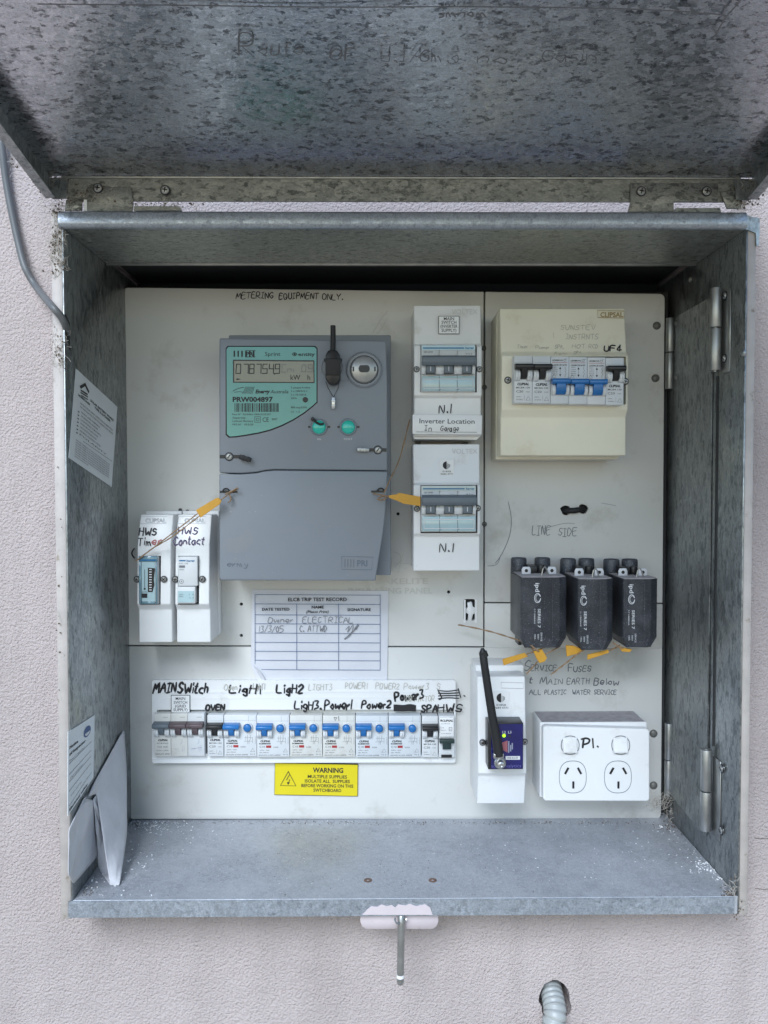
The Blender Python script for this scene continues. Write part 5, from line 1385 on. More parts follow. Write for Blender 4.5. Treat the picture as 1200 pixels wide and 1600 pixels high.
# timer and contactor enclosures at left
PT = [(804, -.044), (855, -.050), (952, -.050), (962, -.050), (1004, -.041)]
PT = [(804, -.040), (851, -.052), (944, -.056), (952, -.050), (1004, -.050)]
et1, yr = enclosure('slim_enclosure', 'slim white enclosure marked HWS Timer, left of the pair', 211, 264, PT, (217, 869, 251, 945), 'white', group='slim enclosures at the left edge')
et2, yr = enclosure('slim_enclosure', 'slim white enclosure marked HWS Contact, right of the pair', 271, 325, PT, (277, 869, 311, 945), 'white', group='slim enclosures at the left edge')
for e_, xl, xr_, xb2 in ((et1, 211, 264, None), (et2, 271, 325, None)):
    mb = MB(); mb.box(U(xl, 900, -.05).x + .0008, U(xr_, 900, -.05).x + .0042, -.012, -.0005, U(300, 1004, -.05).z + .002, U(300, 804, -.04).z + .003); part('base', mb, 'white', e_, bevel=.0008)
ft = ProfFrame(PT, .0006)
mb = MB(); hand(mb, 'HWS', 217, 836, 11, 0, 27, 2.4, frame=ft, rnd=random.Random(80)); hand(mb, 'Tim', 215, 852, 11, 0, 20, 2.0, frame=ft, jit=.2); part('marker_writing', mb, 'ink', et1)
mb = MB(); hand(mb, 'er', 237, 851, 11, 0, 14, 1.8, frame=ft); part('faded_marker_writing', mb, 'ink_red', et1)
mb = MB(); hand(mb, 'HWS', 278, 834, 10, 0, 30, 2.0, frame=ft, rnd=random.Random(81)); hand(mb, 'Contact', 271, 851, 12, 0, 47, 2.0, frame=ft, rnd=random.Random(82)); part('marker_writing', mb, 'ink_purple', et2)
for e_, cx in ((et1, 240), (et2, 301)):
    mb = MB(); q = [(cx - 22, 807), (cx + 21, 807), (cx + 20, 818), (cx - 23, 818), (cx - 22, 807)]; mb.ribbon([ft(*p, 0) for p in q], .0004, (0, -1, 0)); pr_txt(mb, 'CLIPSAL', cx + 3, 813, 7, ft, 32, bold=.02); part('embossed_mark', mb, mat('emboss_grey', (0.50, 0.53, 0.57), 0.4), e_)
for e_, xs in ((et1, (214, 256)), (et2, (274, 316))):
    for px in xs: screw('screw', U(px, 905, -.0558), PX(4.2, -.055), e_, m='hinge', rot=px)
tm = thing('timer_switch', 'time switch with clear blue window and dial wheel in the HWS Timer enclosure', 'timer', U(234, 906, -.055))
yt2 = -.0545
mb = MB(); mb.pbox(217.5, 870, 247, 944, yt2 - .003, yt2 + .008); part('body', mb, 'white2', tm, bevel=.0005)
mb = MB(); mb.pbox(216.5, 869, 246, 877.5, yt2 - .0048, yt2 - .0031); mb.pbox(216.5, 877.6, 221, 944, yt2 - .0048, yt2 - .0031); mb.pbox(242.5, 877.6, 246, 944, yt2 - .0048, yt2 - .0031); mb.pbox(221.1, 940, 242.4, 944, yt2 - .0048, yt2 - .0031); wf = part('window_frame', mb, 'clear2', tm, bevel=.0004, seg=1)
mb = MB(); mb.pbox(221.1, 877.6, 242.4, 939.9, yt2 - .0036, yt2 - .0031); part('face', mb, 'clear', tm)
mb = MB(); mb.pq([(231, 887), (242, 888), (240, 905), (241, 914), (238, 925), (231, 925)], yt2 - .0042, yt2 - .0037); part('dial_wheel', mb, 'black', tm)
mb = MB()
for k in range(9): mb.pbox(233, 889 + k * 4, 237, 890.6 + k * 4, yt2 - .0046, yt2 - .0043)
part('dial_teeth', mb, 'whiteprint', tm)
mb = MB(); mb.pbox(221.5, 927.5, 230, 934, yt2 - .0042, yt2 - .0037); stroke(mb, [(226, 890), (226, 920)], yt2 - .0040, .7, False); mb.disc(U(226, 920, yt2 - .0041), PX(1.6, yt2), 8); ptxt(mb, 'AUTO', 226, 925, 2, yt2 - .004, 8); part('lettering', mb, 'ink', tm)
mb = MB(); mb.pbox(219, 874.2, 244, 876.4, yt2 - .0051, yt2 - .0049); part('brand_stripe', mb, 'hager_blue', wf)
ct = thing('contactor', 'pale grey contactor with blue brand stripe inside the slim HWS Contact enclosure', 'contactor', U(293, 906, -.055))
mb = MB(); mb.pbox(278, 870, 308.5, 915.5, yt2 - .004, yt2 + .008); part('body', mb, 'white2', ct, bevel=.0005)
mb = MB(); mb.pbox(276.5, 917, 305, 943, yt2 - .0055, yt2 + .006); part('lower_cover', mb, 'white2', ct, bevel=.0006)
mb = MB(); mb.pbox(278, 923.5, 303, 941, yt2 - .0061, yt2 - .0056); part('label_window', mb, 'clear', ct)
mb = MB(); mb.pbox(280, 875, 290, 877, yt2 - .0043, yt2 - .0041); ptxt(mb, 'hager', 298, 876, 3.2, yt2 - .0043, 13, bold=.03); part('brand_stripe', mb, 'hager_blue', ct)
mb = MB(); mb.pbox(280, 883.5, 289, 887, yt2 - .0043, yt2 - .0041); ptxt(mb, 'ESC 225', 287, 880.4, 2, yt2 - .0043, 14); ptxt(mb, '2NO', 284, 890, 2, yt2 - .0043, 8); mb.ring(U(283.5, 908.5, yt2 - .0043), PX(2.8, yt2), PX(3.4, yt2), 16); mb.disc(U(283.5, 908.5, yt2 - .0043), PX(.9, yt2), 8)
for tx, x, y in (('230V', 283, 929), ('50Hz', 283, 932), ('1 3', 299, 929), ('2 4', 299, 934)): ptxt(mb, tx, x, y, 1.8, yt2 - .0063, 7)
part('lettering', mb, 'pencil', ct)
wl = thing('wire_loop', 'small black wire loop poking out beside the HWS Timer enclosure', 'wire', U(207, 865, -.002))
mb = MB(); mb.tube([U(210 - 4 * math.sin(math.pi * k / 10), 857 + 15 * k / 10, -.006 - .003 * math.sin(math.pi * k / 10)) for k in range(11)], .0008, 6); part('wire', mb, 'black', wl)
for px, py in ((282, 797), (293, 799)):
    mb = MB(); mb.lathe(U(px, py, -.0002), (0, -1, 0), [(0, .0022), (.0015, .002), (.002, 0)], 12); part('screw_head', mb, 'black', pn)

# ================================================================ ENERGY MONITOR with antenna
PM = [(1057, -.062), (1126, -.066), (1208, -.072), (1212, -.068), (1256, -.062)]
ee, yr = enclosure('monitor_enclosure', 'white enclosure with a half-black sun logo, holding the navy wireless device', 748.5, 825, PM, None, 'white')
mb = MB(); mb.box(U(748.5, 1100, -.06).x - .0006, U(825, 1100, -.06).x + .0002, -.036, -.0005, U(780, 1256, -.062).z + .004, U(780, 1057, -.062).z + .006); part('base', mb, 'white', ee, bevel=.0012)
# sloping shoulder between base and cover
X0_, X1_ = U(748.5, 1100, -.066).x, U(825, 1100, -.066).x
sun_sticker(783, 1095, 1.15, -.0645, 'half-black sun logo printed on the enclosure behind the antenna')
fm = ProfFrame(PM, .0006)
mb = MB(); q = [(783, 1066), (818, 1067), (818, 1076), (783, 1075), (783, 1066)]; mb.ribbon([fm(*p, 0) for p in q], .0004, (0, -1, 0)); part('embossed_mark', mb, 'dust', ee)
for px, py in ((754, 1160), (820, 1159)):
    screw('screw', U(px, py, -.0705), PX(4, -.07), ee, m='steel', rot=px)
dv = thing('wireless_monitor', 'navy blue wireless energy device with a tiny green lamp', 'energy monitor', U(790, 1165, -.07))
ydv = -.090
a, b = U(763, 1130, ydv), U(817.5, 1202, ydv)
mb = MB(); mb.box(a.x, b.x, ydv, -.068, b.z, a.z); part('case', mb, 'black', dv, bevel=.0006)
mb = MB(); mb.pbox(767.5, 1131.5, 816.8, 1201, ydv - .0006, ydv - .0001); fp = part('face_label', mb, 'navy', dv)
yy = ydv - .0008
mb = MB(); ptxt(mb, 'L2  L3', 792, 1144, 4, yy, 14); mb.pbox(790, 1181.5, 812.5, 1187, yy, yy + .0001); part('white_print', mb, 'whiteprint', fp)
mb = MB(); ptxt(mb, 'solar analytics', 791, 1196.5, 5.4, yy, 47); part('blue_print', mb, mat('muted_blue_print', (0.10, 0.10, 0.30), 0.4), fp)
mb = MB(); ptxt(mb, 'WB-R3-07', 801, 1184.3, 3, yy - .0002, 17); mb.disc(U(796.5, 1150, yy), PX(2, yy), 10); part('lettering', mb, 'ink', fp)
mb = MB(); c = U(787.5, 1149.5, yy); mb.lathe(c, (0, -1, 0), [(0, PX(2.8, yy)), (.0006, PX(2.2, yy)), (.0008, 0)], 14); part('lamp', mb, 'led_g', dv)
mb = MB(); pl = [(793, 1176), (786, 1172), (783, 1165), (785, 1160), (793, 1157)]; c = [U(*p, yy) for p in pl]; mb.add(c, [list(range(5))]); part('logo_half', mb, 'logo_red', fp)
mb = MB()
for x, t, bt in ((795, 1158, 1176), (798, 1164, 1174), (800.5, 1161, 1171)): mb.pbox(x - 1, t, x + .8, bt, yy, yy + .0001)
part('logo_bars', mb, 'logo_grey', fp)
an = thing('antenna', 'black rubber antenna leaning left in front of the monitor enclosure', 'antenna', U(780, 1190, ydv - .006))
ya = ydv - .008
pts = [U(779.5, 1181, ya), U(778, 1170, ya), U(775.5, 1152, ya), U(769, 1118, ya - .001), U(763, 1080, ya - .002), U(757, 1040, ya - .002), U(754.5, 1020, ya - .002), U(753.8, 1013, ya - .002)]
rads = [7.6, 7.8, 7.4, 6.8, 6.4, 6.2, 6.2, 2.5]
def rfa(u): 
    i = u * 7; j = min(int(i), 6); return PX(rads[j] + (rads[j + 1] - rads[j]) * (i - j), ya)
mb = MB(); mb.tube(pts, .004, 18, rf=rfa); part('whip', mb, 'black_rough', an, smooth=60)
mb = MB(); mb.tube([pts[6] + Vector((0, 0, .001)), pts[5] + Vector((0, 0, .009))], PX(6.5, ya), 18); part('tip_sleeve', mb, 'black', an)
c = U(780, 1189, ydv - .001)
mb = MB(); mb.lathe(c, (0, -1, 0), [(0, PX(9.5, ya)), (.006, PX(9.5, ya)), (.007, PX(8, ya)), (.007, PX(6.5, ya)), (.012, PX(5, ya)), (.0125, PX(3, ya)), (.011, PX(2.5, ya)), (.011, 0)], 6 * 4, ); part('connector', mb, 'steel', an, smooth=30)
mb = MB(); mb.pbox(771.5, 1178, 787.5, 1186, ya - .003, ya + .003); part('hinge_yoke', mb, 'steel', an, bevel=.0008)

# ================================================================ DOUBLE POWER OUTLET
po_ = thing('power_outlet', 'white double power outlet with two rocker switches and P1. written between them', 'power outlet', U(930, 1190, 0))
ypo = -.050
a, b = U(848.5, 1136, ypo), U(1016, 1252.5, ypo)
mb = MB(); mb.box(a.x - .0012, b.x - .0006, -.040, -.0005, b.z + .001, a.z + .002); part('mounting_block', mb, 'white', po_, bevel=.0012)
# dust on top of the block
mb = MB(); mb.box(a.x + .001, b.x - .003, -.0395, -.001, a.z + .0021, a.z + .0024); part('dust_layer', mb, 'dust', po_)
mb = MB(); mb.pq([(852, 1134.5), (1012, 1139), (1015.5, 1142.5), (1015.5, 1249), (1012, 1252.5), (852, 1252), (848.5, 1248), (848.5, 1138)], ypo, -.0402); part('face_plate', mb, 'white', po_, bevel=.0022, seg=4, smooth=30)
for sx, nm in ((891, 'l'), (970, 'r')):
    mb = MB(); mb.pq(rc(sx - 14.5, 1149.5, sx + 14.5, 1179.5, 13), ypo - .0005, ypo - .0001); rk = part('rocker_rim', mb, 'pencil', po_)
    mb = MB(); mb.pq(rc(sx - 13.2, 1150.8, sx + 13.2, 1178.2, 12), ypo - .0008, ypo - .0003); part('rocker_surround', mb, 'white', rk)
    mb = MB(); A, B = U(sx - 11, 1153, ypo - .003), U(sx + 11, 1176.5, ypo - .003); zc = (A.z + B.z) / 2
    mb.extr([(A.x, ypo, A.z), (A.x, ypo - .0020, A.z - .0005), (A.x, ypo - .0030, zc), (A.x, ypo - .0052, B.z + .002), (A.x, ypo - .0046, B.z), (A.x, ypo, B.z)], (B.x - A.x, 0, 0)); part('rocker', mb, 'white', rk, bevel=.0019, seg=4)
for sx, sy in ((895, 1214), (965.5, 1214)):
    oc = [(sx + 21.5 * math.copysign(abs(math.cos(t)) ** .8, math.cos(t)), sy + 25.5 * math.copysign(abs(math.sin(t)) ** .8, math.sin(t))) for t in [2 * math.pi * k / 32 for k in range(32)]]
    mb = MB(); n = 32; A = [U(*p, ypo - .0003) for p in oc]; B = [U(sx + (p[0] - sx) * .965, sy + (p[1] - sy) * .965, ypo - .0003) for p in oc]
    mb.add(A + B, [(i, (i + 1) % n, n + (i + 1) % n, n + i) for i in range(n)]); sk = part('socket_outline', mb, 'grey2', po_)
    mb = MB()
    for x, y, an_ in ((-9.5, -9.5, -.5), (10.5, -9.5, .5), (.8, 12.5, 0)):
        p = U(sx + x, sy + y, ypo - .0004); d = Vector((math.sin(an_) * -1, 0, math.cos(an_))); q = Vector((math.cos(an_), 0, math.sin(an_)))
        mb.obox(p, q * PX(1.6, ypo), d * PX(5.6, ypo), Vector((0, -.0002, 0)))
    part('pin_slot', mb, 'black', sk)
mb = MB(); yp_ = ypo - .0003; stroke(mb, [(912, 1155), (911, 1162), (910.5, 1168)], yp_, 3.2); stroke(mb, [(908.5, 1155), (916, 1153.5), (921, 1156), (919, 1161), (911, 1163.5)], yp_, 3.0); stroke(mb, [(926, 1154.5), (927, 1168)], yp_, 3.2); stroke(mb, [(933.5, 1166), (934.5, 1167)], yp_, 3.2); part('marker_writing', mb, 'ink', po_)

# ================================================================ SERVICE FUSES
fuses = [((803, 815.5, 874, 885), 893, 1013, -.080, 'left', 840, 918), ((884, 904.5, 948, 957.5), 896, 1017, -.088, 'middle', 912, 922), ((957, 975, 1017, 1027), 896, 1013, -.082, 'right', 987, 920)]
for (xa_, xb_, xc_, xd_), ty, by, yf_, wd, cx, py0 in fuses:
    fz = thing('service_fuse', 'dusty black service fuse with white ipd lettering, the %s one of the three' % wd, 'fuse', U((xb_ + xd_) / 2, by, 0), 'service fuses')
    yb0 = yf_ + .002
    p = lambda px, y: U(px, 960, y).x
    zt_, zbm = U(850, ty + 10, yf_).z, U(850, by, yf_).z
    xA = p(xb_, yf_) - .0012; xB = p(xb_, yf_); xC = p(xc_, yf_); xD = p(xd_, yf_ + .006)
    def plan(s_=0.0, dz=0):
        return [(xA + s_, -.030), (xA + s_, yb0), (xB + s_ * .5, yf_ + s_ * .6), (xC - s_ * .5, yf_ + s_ * .6), (xD - s_, yf_ + .007), (xD - s_, -.030)]
    mb = MB()
    lv = [(zt_, 0), (zbm + .010, 0), (zbm, .006)]
    V = []; 
    for z, s_ in lv: V += [Vector((x, y, z)) for x, y in plan(s_)]
    n = 6; fs = [list(range(n)), list(range(3 * n - 1, 2 * n - 1, -1))]
    for j in range(2):
        for i in range(n): fs.append((j * n + i, j * n + (i + 1) % n, (j + 1) * n + (i + 1) % n, (j + 1) * n + i))
    mb.add(V, fs); carrier = closed_fix(part('carrier', mb, 'fuse', fz, bevel=.0010, seg=2, smooth=30))
    mb = MB(); pl = plan(.0012); mb.extr([(x, y, zt_ + .0004) for x, y in pl], (0, 0, .0008)); part('top_dust', mb, 'dust', carrier)
    mb = MB(); mb.pbox(xc_ - 11, ty + 14, xc_ - 10, by - 10, yf_ - .0006, yf_ - .0001); mb.pbox(xb_ + 3, ty + 14, xb_ + 3.8, by - 12, yf_ - .0004, yf_ - .0001); part('moulded_rib', mb, 'fuse', carrier)
    # base with terminal shrouds
    mb = MB(); mb.box(xA + .003, xD - .002, -.030, -.0006, zbm + .004, zt_ + .002); part('base', mb, 'black', fz, bevel=.001)
    for u in (.18, .72):
        cxp = xA + (xD - xA) * u; mb = MB(); mb.lathe(Vector((cxp, -.020, zt_ - .002)), (0, 0, 1), [(0, .0088), (.016, .0086), (.0175, .0078), (.0165, .0066)], 24); part('terminal_shroud', mb, 'fuse', fz, smooth=40)
    mb = MB(); cxm = xA + (xD - xA) * .46; mb.box(cxm - .008, cxm + .002, -.046, -.024, zt_, zt_ + .009); mb.cyl((cxm + .006, -.044, zt_), (cxm + .006, -.044, zt_ + .010), .004, n=12); part('terminal_block', mb, 'black', fz, bevel=.0008)
    for u in (.22, .78):
        cxp = xA + (xD - xA) * u; mb = MB(); yl_ = yf_ + .026
        pp = [Vector((cxp + dx, yl_, zt_ + dz)) for dx, dz in ((-.0048, 0), (.0048, 0), (.0048, .006), (.0035, .0088), (-.0035, .0088), (-.0048, .006))]
        mb.extr(pp, (0, .0016, 0)); lg = part('seal_lug', mb, 'whiteprint', fz, bevel=.0003, seg=1)
        mb = MB(); mb.disc((cxp, yl_ - .0002, zt_ + .0048), .0018, 14); part('lug_hole', mb, 'black', lg)
    mb = MB(); cxp = xA + (xD - xA) * .56; mb.tube([Vector((cxp - .0035, yf_ + .012, zt_)), Vector((cxp - .002, yf_ + .012, zt_ + .008)), Vector((cxp, yf_ + .012, zt_ + .0105)), Vector((cxp + .002, yf_ + .012, zt_ + .008)), Vector((cxp + .0045, yf_ + .012, zt_ - .0005))], .0008, 6); part('wire_loop', mb, 'hinge', fz)
    # lettering reads downwards
    mb = MB(); xd_dir, up = Vector((0, 0, -1)), Vector((1, 0, 0)); yt3 = yf_ - .0004
    txt(mb, 'ipd', U(cx, py0, yt3), PX(6.6, yt3), xd_dir, up, PX(14, yt3), bold=.015)
    k = 26
    for rr_, dx in ((7.2, 0), (5.4, .8)):
        cpt = U(cx + dx, py0 + 16.5, yt3); e_ = []
        for i in range(k + 1):
            t = 2 * math.pi * i / k * .92 + .4; e_.append(cpt + Vector((math.cos(t) * PX(rr_ * .66, yt3), 0, math.sin(t) * PX(rr_, yt3))))
        mb.ribbon(e_, PX(1.1 if dx == 0 else .7, yt3), (0, -1, 0))
    txt(mb, 'SERIES 7', U(cx + 2.5, py0 + 48, yt3), PX(4.2, yt3), xd_dir, up, PX(30, yt3), bold=.01)
    txt(mb, 'SERVICE', U(cx + 6.0, py0 + 77, yt3), PX(2.6, yt3), xd_dir, up, PX(14, yt3)); txt(mb, '500V', U(cx + 1, py0 + 77, yt3), PX(2.4, yt3), xd_dir, up, PX(9, yt3)); txt(mb, '100A', U(cx - 4, py0 + 77, yt3), PX(2.4, yt3), xd_dir, up, PX(8, yt3))
    txt(mb, '57188BSIS', U(cx - 4.5, py0 + 45, yt3), PX(1.9, yt3), xd_dir, up, PX(24, yt3))
    part('lettering', mb, 'whiteprint', carrier)

# ================================================================ SEAL TAGS AND WIRES
def seal_tag(label, poly, y, th=.0012, tails=(), group='orange seal tags'):
    r = thing('seal_tag', label, 'seal tag', U(poly[0][0], poly[0][1], y), group)
    pts = []
    for i, q in enumerate(poly): pts.append(U(q[0], q[1], y if len(q) < 3 else q[2]))
    mb = MB(); mb.extr(pts, (0, th, 0)); part('tag_plate', mb, 'tag', r, bevel=.0002, seg=1, smooth=20)
    for tl in tails:
        P = [U(a, b, c) for a, b, c in tl]; P = catmull(P, 5)
        mb = MB()
        for ph in (0, math.pi):
            mb.tube([p + Vector((math.cos(i * 1.3 + ph), math.sin(i * 1.3 + ph), math.sin(i * 1.3 + ph + .7))) * .00045 for i, p in enumerate(P)], .00052, 5)
        part('twisted_wire', mb, 'twine', r)
    return r
yM = YM
t1 = seal_tag('orange tag on twisted wire tied to the lower left slot of the grey meter', [(306, 797, yM - .012), (338, 778, yM - .012), (342, 778, yM - .012), (346, 783, yM - .012), (343, 788, yM - .012), (313, 809, yM - .012)], yM - .012,
         tails=[[(344, 782, yM - .011), (352, 776, yM - .009), (360, 770, yM - .004), (372, 764, yM - .006)], [(308, 803, yM - .012), (280, 825, yM - .006), (245, 852, -.064), (212, 877, -.060)],
                [(312, 806, yM - .012), (270, 838, yM - .004), (240, 856, -.060), (218, 872, -.058)], [(358, 772, yM - .004), (361, 781, yM - .006), (357, 785, yM - .005)], [(352, 772, yM - .006), (364, 766, yM - .006), (371, 762, yM - .008)]])
t2 = seal_tag('orange tag tied to the lower right slot of the grey meter, reaching the white switch', [(607, 774, yM - .010), (621, 772, yM - .008), (623, 770, yM - .007), (657, 776, yM - .004), (657, 791, yM - .004), (630, 787, yM - .006), (622, 783, yM - .008), (608, 778, yM - .010)], yM - .01,
         tails=[[(607, 776, yM - .010), (598, 774, yM - .009), (588, 772, yM - .006), (583, 771, yM - .003)], [(600, 771, yM - .008), (608, 752, yM - .006), (624, 718, -.06), (640, 656, -.050)],
                [(606, 777, yM - .009), (598, 781, yM - .010), (590, 780, yM - .008), (596, 776, yM - .007), (606, 775, yM - .009)]])
ys_ = -.075
seal_tag('flat orange tag lying at the lower left under the left service fuse', [(785, 1030, ys_), (820, 1020, ys_), (825, 1026, ys_), (787, 1040, ys_)], ys_,
         tails=[[(822, 1022, ys_), (838, 1017, ys_ + .004), (858, 1008, ys_ + .01)], [(716, 976, -.020), (760, 985, -.03), (800, 997, -.045), (826, 1006, -.060)]])
seal_tag('folded orange tag hooked on crossed wires beneath the left service fuse', [(834, 1018, ys_ - .005), (847, 1015, ys_ - .005), (855, 1028, ys_ - .005), (851, 1034, ys_ - .005), (843, 1036, ys_ - .005), (838, 1028, ys_ - .005)], ys_ - .005, th=.004,
         tails=[[(822, 1000, ys_ + .01), (832, 1014, ys_), (838, 1022, ys_ - .004)], [(840, 1034, ys_ - .002), (833, 1042, ys_ + .006), (823, 1053, ys_ + .004)], [(826, 1004, ys_), (834, 1012, ys_ - .004), (842, 1018, ys_ - .006)], [(850, 1024, ys_ - .002), (862, 1017, ys_), (874, 1010, ys_ + .01)]])
seal_tag('broad orange tag half hidden between the left and middle service fuses', [(884.5, 1009, ys_), (896, 1009, ys_), (909, 1014, ys_), (913, 1017, ys_), (900, 1022, ys_), (886, 1026, ys_)], ys_, th=.003,
         tails=[[(914, 1015, ys_ - .008), (900, 1024, ys_ - .004), (882, 1038, ys_ + .004), (861, 1054, ys_ + .01)]])
seal_tag('long orange tag lying under the middle service fuse', [(918, 1023, ys_ - .002), (950, 1015, ys_ - .002), (952, 1020, ys_ - .002), (918, 1031, ys_ - .002)], ys_ - .002,
         tails=[[(950, 1017, ys_), (960, 1013, ys_ + .004), (968, 1008, ys_ + .006)]])
seal_tag('dark curled orange tag below the right service fuse', [(966, 1009, ys_), (978, 1013, ys_), (988, 1015, ys_), (984, 1019, ys_), (972, 1018, ys_)], ys_, th=.003,
         tails=[[(958, 1004, ys_), (966, 1010, ys_), (974, 1013, ys_ - .002)]])
mb = MB(); mb.pbox(810, 995, 815, 1008, -.05, -.03); mb.pbox(820, 1004, 832, 1009, -.05, -.03); part('cable_end', mb, 'black', bpy.data.objects['service_fuse'])

# ================================================================ NOTICES ON THE LEFT WALL, FOLDED PAPER
def wall_sheet(name, label, quad, m, build, xoff=.0008, cat='notice'):
    Q = [UX(px, py, XL + xoff) for px, py in quad]        # TL TR BR BL
    def B(u, v, o=.0003):
        p = Q[0] * (1 - u) * (1 - v) + Q[1] * u * (1 - v) + Q[2] * u * v + Q[3] * (1 - u) * v
        return p + Vector((o, 0, 0))
    r = thing(name, label, cat, Q[3])
    mb = MB(); mb.extr(Q, (-.0004, 0, 0)); part('sheet', mb, m, r)
    build(r, B); return r
def btext(mb, B, text, u, v, hv, wu, al='L', bold=0.0, it=0.0):
    V, Fc, x0, x1 = glyphs(text, bold, it)
    s = hv / CAPH; sx = wu / max(x1 - x0, 1e-6); ox = x0 if al == 'L' else (x0 + x1) / 2
    mb.add([B(u + (q.x - ox) * sx, v - (q.y - CAPH / 2) * s) for q in V], Fc)
def n1(r, B):
    mb = MB()
    def ln(a, b, w=.02):
        mb.add([B(a[0], a[1] - w / 2), B(b[0], b[1] - w / 2), B(b[0], b[1] + w / 2), B(a[0], a[1] + w / 2)], [(0, 1, 2, 3)])
    mb.add([B(.09, .155), B(.20, .065), B(.20, .105), B(.12, .175)], [(0, 1, 2, 3)]); mb.add([B(.20, .065), B(.30, .12), B(.29, .15), B(.20, .105)], [(0, 1, 2, 3)])
    ln((.12, .19), (.27, .17), .018); ln((.12, .215), (.28, .195), .014); ln((.14, .24), (.28, .225), .012)
    btext(mb, B, 'HOMEPOWER', .08, .26, .022, .26, bold=.03)
    btext(mb, B, 'SOLAR BATTERY WORKS', .34, .205, .026, .58, bold=.03); btext(mb, B, 'TYPE 5 & POWER', .44, .245, .026, .40, bold=.03)
    rt_ = random.Random(4); T_ = ['AN ELECTRICAL SAFETY INSPECTION HAS BEEN DONE', 'THE INSTALLATION IS SAFE TO CONNECT AND OPERATE', 'MAINS AND SUBMAINS', 'SWITCHBOARD WIRING AND EARTHING', 'LIGHTING CIRCUITS', 'POWER CIRCUITS AND OUTLETS', 'CIRCUIT PROTECTION AND RCD TESTS', 'METERING EQUIPMENT TESTED', 'POLARITY']
    for i, t in enumerate(T_):
        wd = (.78, .80)[i] if i < 2 else rt_.uniform(.35, .66)
        btext(mb, B, t, .13 if i < 2 else .17, (.33, .37)[i] if i < 2 else .42 + (i - 2) * .042, .018, wd)
    ln((.25, .72), (.95, .70), .004)
    for i in range(8):
        btext(mb, B, 'THE WORK COVERED BY THIS NOTICE MUST BE TESTED BEFORE USE AND', .10, .76 + i * .026, .014, .80 if i < 7 else .3)
    for i in range(7): ln((.10, .44 + i * .04), (.13, .44 + i * .04), .012)
    part('print', mb, 'ink', r)
wall_sheet('wall_notice', 'tilted printed notice with small roof logo on the left inner side of the box', [(119, 576), (183.5, 636), (174.5, 761), (107.5, 715)], 'sticker', n1)
def n2(r, B):
    mb = MB()
    c0, n = (.70, .17), 20
    def el(r0, r1, o): 
        return [B(c0[0] + r0 * math.cos(2 * math.pi * k / n), c0[1] + r1 * math.sin(2 * math.pi * k / n), o) for k in range(n)]
    mb.add(el(.14, .078, .0003), [list(range(n))]); part('round_badge', mb, 'blue_ink', r)
    mb = MB(); mb.add([B(c0[0] + .10 * math.cos(math.pi * k / 8), c0[1] + .012 + .045 * math.sin(math.pi * k / 8), .0005) for k in range(9)], [list(range(9))]); part('badge_flash', mb, 'whiteprint', r)
    mb = MB()
    def ln(a, b, w=.005): mb.add([B(a[0], a[1] - w), B(b[0], b[1] - w), B(b[0], b[1] + w), B(a[0], a[1] + w)], [(0, 1, 2, 3)])
    btext(mb, B, 'Notice', .05, .20, .035, .30, bold=.04); btext(mb, B, 'of Inspector', .04, .28, .035, .60, bold=.04)
    btext(mb, B, 'Date of inspection', .05, .36, .018, .55); btext(mb, B, 'Date completed', .08, .58, .018, .45); btext(mb, B, 'Inspected by', .10, .80, .018, .4)
    for v in (.39, .52, .61, .72): ln((.03, v), (.88, v - .01), .0028)
    ln((.03, .90), (.9, .86), .0028); btext(mb, B, 'Electrical safety', .05, .955, .03, .7, bold=.04)
    part('print', mb, 'ink', r)
wall_sheet('wall_notice', 'white inspection notice with dark blue round badge, low on the left inner side', [(106.5, 1144), (148, 1117), (146, 1215), (106, 1275)], 'sticker', n2)

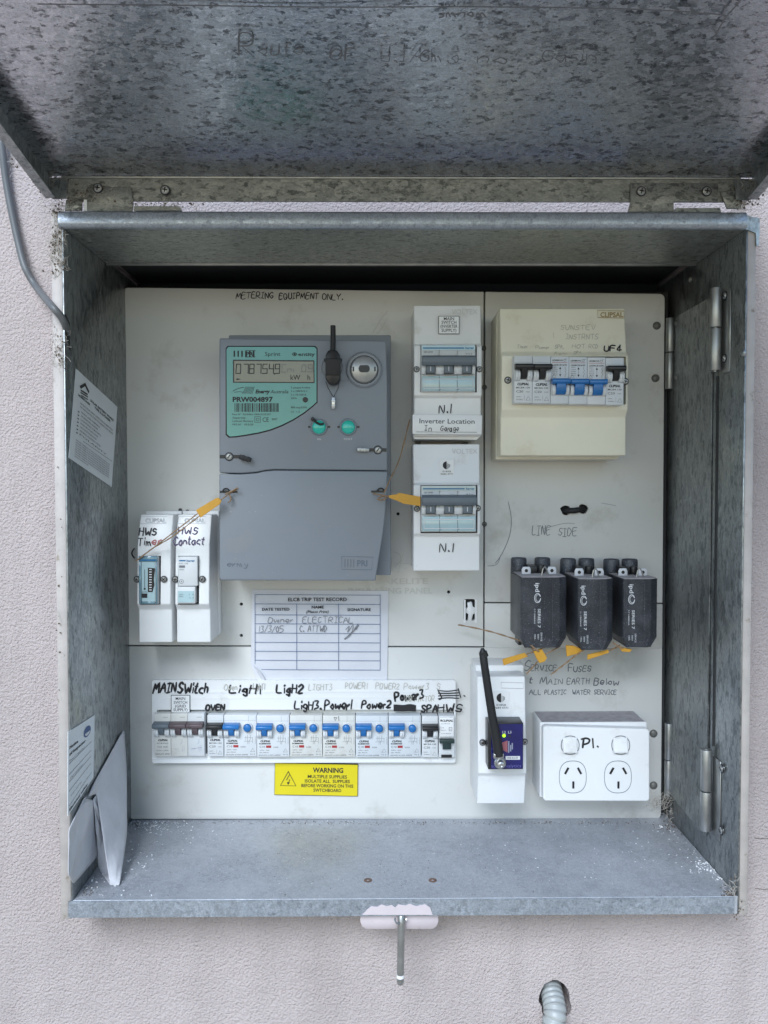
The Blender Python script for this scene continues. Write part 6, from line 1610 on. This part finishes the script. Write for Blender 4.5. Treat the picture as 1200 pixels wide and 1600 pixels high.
fp_ = thing('folded_paper', 'sheaf of folded pale paper leaning in the lower left corner of the box', 'paper', U(150, 1380, -.12))
def keep(p, px, py):                          # hold a corner clear of the side wall
    return p if p.x > XL + .0015 else UX(px, py, XL + .0015)
def fl(px, py): return keep(UZ(px, py, ZFL + .0015), px, py)
def up_(px, py, y): return keep(U(px, py, y), px, py)
A0 = up_(194, 1138, -.010)
K = up_(151, 1240, -.112); K2 = up_(145, 1250, -.112)
Lf = up_(131, 1247, -.124); L1 = up_(107.5, 1296, -.158); L2 = up_(106.5, 1366, -.160); L3 = up_(115, 1381, -.150); L4 = fl(152, 1338)
R1 = up_(198.5, 1300, -.085); R1b = up_(197.5, 1200, -.03); R2 = fl(187, 1383); R3 = fl(172, 1383); I1 = up_(154, 1291, -.118); I2 = fl(154, 1356)
I3 = up_(168, 1292, -.095); I4 = fl(181, 1362)
def sheet(tris, th=.0006, name='leaf', bev=0):
    mb = MB()
    for q in tris:
        # subdivide each facet so the creases in the paper show
        if len(q) == 3: a, b, c = q; d = c
        else: a, b, c, d = q
        N = 7; V = []; nrm = (b - a).cross(d - a) if len(q) == 4 else (b - a).cross(c - a)
        nrm.normalize()
        for j in range(N + 1):
            for i in range(N + 1):
                u, v = i / N, j / N
                p = a * (1 - u) * (1 - v) + b * u * (1 - v) + c * u * v + d * (1 - u) * v
                e = math.sin(math.pi * u) * math.sin(math.pi * v)
                p = p + nrm * (.0022 * e * math.sin(6 * u + 9 * v + len(mb.v)) + .0009 * e * math.sin(23 * u - 11 * v))
                V.append(p)
        mb.add(V, [(j * (N + 1) + i, j * (N + 1) + i + 1, (j + 1) * (N + 1) + i + 1, (j + 1) * (N + 1) + i) for j in range(N) for i in range(N)])
    o = part(name, mb, 'paper2', fp_, smooth=180)
    bm = bmesh.new(); bm.from_mesh(o.data); bmesh.ops.remove_doubles(bm, verts=bm.verts, dist=.0012); bmesh.ops.recalc_face_normals(bm, faces=bm.faces); bm.to_mesh(o.data); bm.free()
    ms = o.modifiers.new('rounding', 'SUBSURF'); ms.levels = 1; ms.render_levels = 1
    md = o.modifiers.new('thickness', 'SOLIDIFY'); md.thickness = th; md.offset = 0
    return o
sheet([(A0, R1b, R1, K), (K, R1, R2, R3), (A0, K, Lf, L1)], name='front_leaf')
sheet([(Lf, K2, L4, L3), (L1, Lf, L3, L2)], name='hanging_leaf')
sheet([(K2, I1, I2, I1.lerp(K2, .5)), (K, K2, I1, I1.lerp(I3, .3)), (I1, I3, I4, I2), (I2, I4, R2, R3)], name='inner_leaf')
sheet([(A0, U(150, 1242, -.100), fl(160, 1330), U(185, 1290, -.03))], name='back_leaf')
